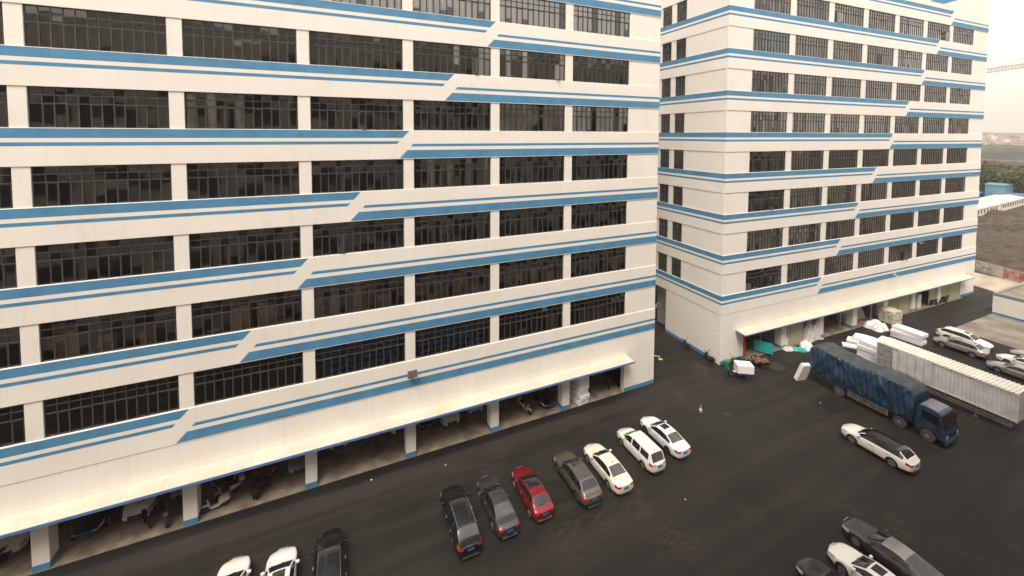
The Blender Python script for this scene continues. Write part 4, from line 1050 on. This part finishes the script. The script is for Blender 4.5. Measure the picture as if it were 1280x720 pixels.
def heap(name, label, cat, x, y, sx, sy, h, mat, seed, rz=0, z=.0, n=16, rough=.16, group=None):
    r2 = random.Random(seed); b = MB(); ph = [r2.uniform(0, 6) for _ in range(6)]
    for i in range(n+1):
        for j in range(n+1):
            u = i/n*2-1; v = j/n*2-1; d = max(0, 1-(abs(u)**2.6+abs(v)**2.6))
            zz = h*d**.45*(.75+.25*math.sin(4*u+ph[0])*math.sin(3.3*v+ph[1]))+r2.uniform(-rough, rough)*h*(d > .02)
            b.v.append((u*sx/2*(1+.08*math.sin(5*v+ph[2])), v*sy/2*(1+.08*math.sin(4*u+ph[3])), max(0, zz)))
    for i in range(n):
        for j in range(n): a = i*(n+1)+j; b.f.append((a, a+n+1, a+n+2, a+1)); b.mi.append(0)
    b.box(-sx*.4, sx*.4, -sy*.4, sy*.4, 0, .02)
    o = b.build(name, mat, smooth=45); o.location = (x, y, z); o.rotation_euler = (0, 0, rz); return tag(o, label, cat, group)
heap('bag_pile', 'bulging white plastic bags dumped between foam sheets and pallet', 'bags', 39.6, -2.4, 2.6, 2.4, 1.1, M['cloth_white'], 5)
heap('bag_pile', 'grey white plastic bags filling the narrow opening beside the first olive shutter', 'bags', 27.4, -.5, 3.0, 1.8, 3.0, M['sack'], 8, rz=-.03, z=.05)
heap('rag_pile', 'white cloth sheet crumpled on the asphalt in front of the first olive shutter', 'rags', 24.4, -1.8, 2.2, 1.4, .75, M['cloth_white'], 12, rz=.4)
heap('rag_pile', 'teal cloth crumpled beside the white sheet on the asphalt', 'rags', 22.6, -1.9, 1.9, .9, .4, M['teal'], 14, rz=-.6)
heap('rag_pile', 'pinkish speckled rags left of the teal cloth', 'rags', 21.6, -1.3, 1.6, .9, .35, M['sack'], 17, rz=-.2)
heap('bag_pile', 'white sack heap inside the workshop between third and fourth columns, left', 'bags', 38.3, .9, 2.2, 1.8, 2.5, M['cloth_white'], 21, z=.05)
heap('bag_pile', 'grey sack heap inside the workshop between third and fourth columns, right', 'bags', 41.2, 1.0, 2.4, 2.0, 2.5, M['sack'], 22, z=.05)
foam('white foam block standing inside the dark doorway between olive shutters', 54.3, -.9, .05, 0, 1.1, 1.2, 2.2)
for k in range(6): foam(['lowest', 'second', 'third', 'fourth', 'fifth', 'topmost'][k]+' white foam bundle of the stack in the garage bay near the alley', -9.55+.08*math.sin(k*2), 1.0+.05*math.cos(k*3), .055+k*.5, .15+.05*(k % 2), 1.35, 2.2, .46)
# hand carts and a dark trike in the last garage bay
make_trike('dark blue cargo tricycle in the last garage bay near the alley', -7.4, 1.9, 2.6, M['bluetray'], M['steelgrey'], .05)
make_scooter('black scooter with silver trim in the last garage bay', -5.2, 1.6, 2.8, M['dark'], M['dark'], .05)
make_scooter('second black scooter standing deeper in the last garage bay', -6.0, 3.0, 2.5, M['steelgrey'], M['brown'], .05)

# ------------------------------------------------------------------ small things in the yard
t = thing('traffic_cone', 'small faded orange traffic cone alone on the asphalt', 'cone', (.9, -5.5, 0))
b = MB(); b.lathe([(.17, .03), (.12, .28), (.075, .5), (.035, .74)], n=16); b.build('cone_body', M['cone'], t, smooth=40)
b = MB(); b.box(-.2, .2, -.2, .2, 0, .03); b.build('base', M['dark'], t); b = MB(); b.lathe([(.137, .22), (.108, .38)], n=16); b.build('band', M['foam'], t, smooth=40)
def grate(label, x, y, rz, sx, sy):
    t = thing('drain_cover', label, 'drain cover', (x, y, 0), rz, 'covers in the yard')
    b = MB()
    for k in range(int(sx/.16)+1): b.box(-sx/2+k*.16, -sx/2+k*.16+.07, -sy/2, sy/2, .006, .02)
    b.build('grating', M['drain'], t); b = MB(); b.box(-sx/2-.06, sx/2+.1, -sy/2-.06, sy/2+.06, .001, .008); b.build('frame', M['draindark'], t)
grate('rectangular rusty drain cover in front of the alley', 7.6, .25, .1, .8, 1.5); grate('rectangular drain grating in front of the teal board doorway', 16.1, -3.3, .1, 1.7, 1.3)
def manhole(label, x, y):
    b = MB(); b.lathe([(.42, .001), (.42, .012), (.34, .014), (.33, .008)], n=24); o = b.build('manhole_cover', M['dark'], smooth=30); o.location = (x, y, 0); tag(o, label, 'manhole cover', 'covers in the yard')
manhole('round dark manhole cover between the alley and the cone', 1.1, -2.6); manhole('round dark manhole cover right of the cone', 3.0, -6.8)
rr = random.Random(41)
for k, (x, y, lb) in enumerate([(-30.5, -1.0, 'pale paper scrap on the asphalt below the third open bay'), (-24.6, -1.9, 'crumpled brown wrapper in the lane before the open bays'), (-8.5, -12.2, 'tiny white scrap on the asphalt below the minivan'), (13.6, -9.4, 'tiny white scrap on the asphalt left of the blue lorry'), (-37.0, .6, 'white plastic scrap on the slab before the silver sedan')]):
    b = MB(); n_ = 7; ring = [(rr.uniform(.03, .09)*math.cos(q*.9), rr.uniform(.03, .09)*math.sin(q*.9), rr.uniform(.005, .03)) for q in range(n_)]
    b.v = ring+[(0, 0, .04)]; b.f = [(q, (q+1) % n_, n_) for q in range(n_)]; b.mi = [0]*n_
    o = b.build('litter_scrap', M['cloth_white'] if 'brown' not in lb else M['card']); o.location = (x, y, .055 if y > 0 else .004); md = o.modifiers.new('s', 'SOLIDIFY'); md.thickness = .01; tag(o, lb, 'litter', 'litter on the ground')
# floodlight on the first block, wall lamps / cameras
def floodlight(label, x, y, z, parent_rot=0):
    t = thing('floodlight', label, 'floodlight', (x, y, z), parent_rot, 'lamps on the facades')
    b = MB(); b.box(-.40, .40, -.5, -.42, .0, .62); b.build('lamp_head', M['steelgrey'], t)
    b = MB()
    for k in range(6): b.box(-.37+k*.13, -.28+k*.13, -.52, -.501, .04, .58)
    b.build('louvre', M['solar'], t)
    b = MB(); b.box(-.08, .08, -.45, -.0, -.12, -.04); b.box(-.12, .12, -.04, .0, -.25, .1); b.build('bracket', M['steel'], t)
floodlight('square louvred floodlight on the striped wall above the canopy', -27.05, -.005, 7.35)
def wall_cam(label, x, y, z, rz):
    t = thing('security_camera', label, 'camera', (x, y, z), rz, 'cameras on the walls')
    b = MB(); b.tube((0, 0, 0), (0, -.7, 0), .03); b.tube((0, -.6, 0), (0, -.6, -.25), .02); b.build('arm', M['cream'], t)
    b = MB(); b.box(-.07, .07, -.95, -.6, -.38, -.24); b.box(-.3, -.16, -.7, -.5, -.25, -.12); b.build('camera_body', M['cream'], t, bevel=.02)
wall_cam('white security camera low on the alley corner of the first block', -.1, .0, 3.2, .9)
wall_cam('white security camera on a pole arm high beside the alley', 9.95, 9.6, 3.8, -1.2)
wall_cam('small camera arm above the far end of the second canopy', 68.5, -2.0, 4.35, 0)
wall_cam('small camera arm on the second block below the seventh window bay', 45.2, -1.35, 7.1, .3)

# ------------------------------------------------------------------ boxes and racks behind the glass
def box_stack(label, x, y, z, seed):
    r2 = random.Random(seed); t = MB(); n = r2.randint(4, 6); w_ = r2.uniform(.8, 1.35); h_ = r2.uniform(.42, .58)
    for k in range(n):
        dx = r2.uniform(-.05, .05); t.box(-w_/2+dx, w_/2+dx, -.35, .35, k*h_, (k+1)*h_-.012)
    o = t.build('cardboard_box_stack', M['card'], bevel=.012); o.location = (x, y, z); return tag(o, label, 'boxes', 'box stacks behind the factory windows')
flo = ['second', 'third', 'fourth']
bays = ['leftmost full', 'second', 'third', 'fourth', 'fifth', 'last']
plan = {1: [(3, 3), (4, 4), (5, 3), (6, 3), (7, 3), (8, 2)], 0: [(7, 2), (8, 3)]}
for row, lst in plan.items():
    for wi, cnt in lst:
        for k in range(cnt):
            u = winsA[wi]+.9+6.0*(k+random.random()*.7)/cnt
            box_stack('cardboard boxes behind %s bay of the %s floor, %s from its left' % (bays[wi-3], flo[row], ['first', 'second', 'third', 'fourth'][k]), u, .72, sillsA[row]-1.345, row*100+wi*10+k)
for wi in (5, 6):
    for k in range(2):
        t = thing('storage_rack', 'blue steel storage rack behind the %s window bay of the second floor, %s' % (bays[wi-3], ['its left half', 'its right half'][k]), 'rack', (winsA[wi]+1.9+3.1*k, .85, sillsA[0]-1.35), 0, 'blue racks behind the factory windows')
        b = MB()
        for x_ in (-1.4, 0, 1.4):
            for y_ in (-.35, .35): b.box(x_-.05, x_+.05, y_-.05, y_+.05, 0, 3.5)
        b.build('upright', M['rack'], t)
        b = MB()
        for z_ in (1.0, 1.6, 2.2, 2.8, 3.35): b.box(-1.45, 1.45, -.36, .36, z_, z_+.26)
        b.build('shelf', M['rack'], t)

# ------------------------------------------------------------------ beyond the yard
t = thing('yard_wall', 'low cream enclosure wall with blue edges at the right of the yard', 'wall', (62.4, -6.9, 0), 0)
b = MB(); b.box(0, 14, -22, -.02, 0, 2.95); b.box(-.02, 14, -22, 0, 2.96, 3.12, 1); b.box(-.015, -.002, -22, 0, 0, .35, 1)
b.build('wall', [M['wall'], M['blue']], t)
b = MB(); b.box(.35, 13.6, -21.6, -.4, 2.97, 3.0+.135); b.build('wall_top', M['apron'], t)
b = MB(); b.box(-.02, .34, -22, 0, 3.121, 3.4); b.box(.341, 14, -.36, 0, 3.121, 3.4); b.build('coping', M['concrete'], t)
t = thing('site_hoarding', 'long grey hoarding between the pale road and the brown earth field', 'fence', (90.0, 3.6, 0), math.atan2(3.6+3.9, 90-86.6))
b = MB()
for k in range(36):
    x_ = -50+k*2.5; b.box(x_, x_+2.46, 0, .05, .1, 2.3); b.box(x_+2.44, x_+2.52, -.05, .10, 0, 2.35, 1)
b.build('panel', [M['fence'], M['steelgrey']], t)
b = MB(); b.box(-3.2, .6, .055, .065, .5, 1.9); b.build('mural', plain('painted_mural', (.30, .40, .38), .8, var=.5, scale=1.5, c2=(.62, .60, .50)), t)
b = MB(); b.box(-9.5, -5.0, .055, .065, .4, 2.1); b.build('red_poster', plain('red_poster', (.40, .09, .07), .7, var=.15, scale=1.2, c2=(.50, .32, .28)), t)
# earth field with mounds
b = MB(); n = 60; rr = random.Random(9)
for i in range(n+1):
    for j in range(n+1):
        x_ = 93+(205-93)*i/n; y_ = -60+170*j/n
        z_ = 1.2*math.sin(x_*.12+y_*.07)*math.sin(y_*.09+1)+.5*math.sin(x_*.31+y_*.23)+.35*math.sin(y_*.5+x_*.2)+rr.uniform(-.2, .25)
        e = min(1, i/5, (n-i)/5); b.v.append((x_, y_, max(-.3, (z_+.5)*e*1.0)-.005))
for i in range(n):
    for j in range(n): a = i*(n+1)+j; b.f.append((a, a+n+1, a+n+2, a+1)); b.mi.append(0)
struct(b.build('earth_mounds', M['earth'], smooth=60))
def prefab(label, x, y, rz, L_, roofm, h=3.0, d=6, group='site cabins beyond the earth field', wallm=None):
    t = thing('site_cabin', label, 'cabin', (x, y, 0), rz, group)
    b = MB(); b.box(0, L_, 0, d, 0, h); b.build('wall', wallm or M['prefab'], t)
    b = MB(); b.prism([(-.3, -.3, h+.01), (-.3, d/2, h+.5), (-.3, d+.3, h+.01)], (L_+.6, 0, 0)); b.build('roof', roofm, t)
    n = int(L_/3.2)
    for k in range(n):
        b = MB(); b.box(k*3.2+.9, k*3.2+2.3, -.04, -.005, 1.1, 2.3); b.build('window', M['farwin'], t)
pr = math.atan2(-1.0, 2.4)
prefab('long white site cabin with a row of windows, left one beyond the field', 170, 28.3, .07, 25, M['prefabroof'], d=8)
prefab('long white site cabin with a row of windows, right one beyond the field', 197, 30.3, .085, 40, M['prefabroof'], d=8)
prefab('teal sheet metal shed behind the white cabins', 228, 44.0, -1.5, 5.4, M['tealroof'], 7.2, 12, wallm=M['tealroof'])
prefab('low blue roofed shed at the left of the teal shed', 228, 57, -1.5, 11, M['blueroof'], 2.6, 12, wallm=M['blueroof'])
prefab('low blue roofed shed at the right edge behind the cabins', 229, 37.5, -1.5, 14, M['blueroof'], 3.4, 12, wallm=M['blueroof'])
# trees
def tree_mesh(seed, h, r, lm):
    r2 = random.Random(seed); tk = MB(); tk.tube((0, 0, 0), (r2.uniform(-.3, .3), 0, h*.6), .28, 7, 0, .12)
    cr = MB(); blobs = []
    for k in range(11):
        a = r2.uniform(0, 6.28); q = r*r2.uniform(.1, .62); z_ = h*r2.uniform(.42, .86); c_ = Vector((q*math.cos(a), q*math.sin(a), z_)); blobs.append((c_, r*r2.uniform(.34, .58)))
        tk.tube((0, 0, h*r2.uniform(.3, .55)), tuple(c_), .09, 5, 0, .03)
    for c_, br in blobs:
        for k in range(150):
            d = Vector((r2.gauss(0, 1), r2.gauss(0, 1), r2.gauss(0, .75))).normalized()*br*r2.uniform(.55, 1.08)
            p0 = c_+d; s_ = r2.uniform(.22, .5); n1 = Vector((r2.gauss(0, 1), r2.gauss(0, 1), r2.gauss(0, 1))).normalized(); n2 = n1.orthogonal().normalized(); n3 = n1.cross(n2)
            cr.add([p0+n2*s_, p0+n3*s_*.6, p0-n2*s_, p0-n3*s_*.6], [(0, 1, 2, 3)])
    return tk, cr
tp = []
for q in range(4):
    tk, cr = tree_mesh(30+q, 8.5+q*.8, 4.6, None)
    o = thing('broadleaf_tree', '', 'tree', group='trees below the viaduct')
    tk.build('trunk', M['bark'], o); cr.build('crown', [M['leaf'], M['leaf2'], M['leaf'], M['leaf2']][q], o); tp.append(o)
rr = random.Random(77); cnt = 0
for row in range(6):
    for k in range(9):
        x_ = 246+row*11.5+rr.uniform(-3, 3); y_ = 30+row*3.4+k*5.2+rr.uniform(-2, 2)
        o = tp[cnt] if cnt < 4 else copy_tree(tp[rr.randrange(4)])
        o.location = (x_, y_, 0); o.rotation_euler = (0, 0, rr.uniform(0, 6)); s_ = rr.uniform(.95, 1.4); o.scale = (s_, s_, s_)
        o['label'] = 'leafy green tree standing among others between the sheds and the viaduct'
        cnt += 1
# viaduct
t = thing('viaduct', 'grey concrete viaduct crossing behind the green trees', 'viaduct', (322, 66, 0), math.atan2(1, .10))
b = MB(); b.box(-160, 160, -5, 5, 12.0, 13.5); b.box(-160, 160, -5.2, -4.9, 13.5, 14.4); b.box(-160, 160, 4.9, 5.2, 13.5, 14.4); b.build('deck', M['concrete'], t)
for k in range(-4, 5):
    b = MB(); b.box(k*32-5.5, k*32-2.5, -2.6, 2.6, 0, 10.4); b.box(k*32-8, k*32, -4.6, 4.6, 10.41, 11.99); b.build('pier', M['concrete'], t)
# wooded land, far town, hills
def terrain(name, x0, x1, y0, y1, hfun, mat, n, kind):
    b = MB()
    for i in range(n+1):
        for j in range(n+1): x_ = lerp(x0, x1, i/n); y_ = lerp(y0, y1, j/n); b.v.append((x_, y_, hfun(x_, y_, i/n, j/n)))
    for i in range(n):
        for j in range(n): a = i*(n+1)+j; b.f.append((a, a+n+1, a+n+2, a+1)); b.mi.append(0)
    o = b.build(name, mat, smooth=60); o['kind'] = kind; return o
r3 = random.Random(5)
terrain('wood', 340, 960, -60, 620, lambda x, y, u, v: (6+6*u+3*math.sin(x*.05+y*.03)+r3.uniform(0, 3.0))*min(1, u*12)-.5, M['wood'], 110, 'stuff')
blk = 0
for k in range(150):
    dpt = 940+rr.uniform(0, 620); ang = R(19.5-rr.uniform(0, 9.5)); x_ = CAM.x+dpt*math.cos(ang); y_ = CAM.y+dpt*math.sin(ang)
    wd = rr.uniform(9, 24); h_ = rr.uniform(10, 25)+(dpt-940)*.010
    t = thing('apartment_block', 'hazy far apartment block in the town on the horizon', 'building', (x_, y_, 0), rr.uniform(-.4, .4), 'blocks of the far town')
    b = MB(); b.box(-7, 7, -wd/2, wd/2, 0, h_); b.box(-2, 2, -3, 3, h_, h_+2.5)
    nf = int(h_/3.2)
    for f_ in range(nf): b.box(-7.15, -7.01, -wd/2+1, wd/2-1, 1.4+f_*3.2, 2.8+f_*3.2, 1)
    b.build('facade', [M[rr.choice(['city1', 'city2', 'city1', 'city3'])], M['city3']], t)
def ridge(name, base, amp, dist, a0, a1, seed, label=None):
    r2 = random.Random(seed); ph = [r2.uniform(0, 6) for _ in range(5)]; b = MB(); n = 90
    for i in range(n+1):
        an = R(lerp(a0, a1, i/n)); hz = base+amp*(math.sin(an*34+ph[0])*.5+math.sin(an*81+ph[1])*.3+math.sin(an*190+ph[2])*.12)
        for q, hh in ((0, 0), (.35, .75), (.6, 1), (1, .0)):
            d = dist*(1+q*.25); b.v.append((CAM.x+d*math.cos(an), CAM.y+d*math.sin(an), max(1, hz*hh)))
    for i in range(n):
        for q in range(3): a = i*4+q; b.f.append((a, a+4, a+5, a+1)); b.mi.append(0)
    struct(b.build(name, M['hill'], smooth=60))
ridge('hills', 50, 16, 2300, -25, 75, 3)
# tower crane: jib, tie cable, hook, mast
t = thing('tower_crane', 'slender tower crane jib reaching in from the right edge of the sky', 'crane', (222, 18.5, 0), math.atan2(34.8-28.7, 189.8-202.9))
# local +x runs along the jib towards its tip
b = MB(); zt = 56.5; J = 36
def jz(x_): return zt-x_*.145
for k in range(30):
    xa, xb = k*J/30, (k+1)*J/30
    b.tube((xa, -.7, jz(xa)), (xb, -.7, jz(xb)), .12, 5); b.tube((xa, .7, jz(xa)), (xb, .7, jz(xb)), .12, 5); b.tube((xa, 0, jz(xa)+1.5), (xb, 0, jz(xb)+1.5), .10, 5)
    b.tube((xa, -.7, jz(xa)), ((xa+xb)/2, 0, jz((xa+xb)/2)+1.5), .05, 4); b.tube(((xa+xb)/2, 0, jz((xa+xb)/2)+1.5), (xb, -.7, jz(xb)), .05, 4)
    b.tube((xa, .7, jz(xa)), ((xa+xb)/2, 0, jz((xa+xb)/2)+1.5), .05, 4)
b.build('jib', M['crane'], t)
b = MB(); b.tube((0, 0, zt+9), (32, 0, jz(32)+1.5), .07, 5); b.tube((0, 0, zt+9), (-12, 0, zt+1), .07, 5); b.build('tie_cable', M['crane'], t)
b = MB(); b.box(10.2, 12.8, -.9, .9, jz(11.5)-.6, jz(11.5)-.1); b.tube((10.8, 0, jz(11)-.6), (10.8, 0, jz(11)-6.2), .05, 4); b.prism([(10.1, -.3, jz(11)-6.2), (11.5, -.3, jz(11)-6.2), (10.8, -.3, jz(11)-8.0)], (0, .6, 0)); b.build('hook', M['crane'], t)
b = MB()
for sx_ in (-.9, .9):
    for sy_ in (-.9, .9): b.tube((sx_, sy_, 0), (sx_, sy_, zt), .14, 5)
for k in range(28): z_ = k*2; b.tube((-.9, -.9, z_), (.9, -.9, z_+2), .07, 4); b.tube((.9, .9, z_), (-.9, .9, z_+2), .07, 4); b.tube((-.9, .9, z_), (-.9, -.9, z_+2), .07, 4)
b.tube((0, 0, zt), (0, 0, zt+9), .3, 6); b.box(-13, -2, -.8, .8, zt-.2, zt+.4); b.box(-13, -10.5, -1, 1, zt-2.4, zt-.2); b.build('mast', M['crane'], t)

# ------------------------------------------------------------------ air
hb = MB(); hb.box(-150, 3400, -1300, 2600, -1.5, 130)
hm = bpy.data.materials.new('air'); hm.use_nodes = True; t_ = hm.node_tree; t_.nodes.clear()
o_ = t_.nodes.new('ShaderNodeOutputMaterial'); pv = t_.nodes.new('ShaderNodeVolumePrincipled')
pv.inputs['Color'].default_value = (.93, .90, .86, 1); pv.inputs['Density'].default_value = .00034
t_.links.new(pv.outputs[0], o_.inputs['Volume'])
h = hb.build('haze', hm); h['kind'] = 'stuff'
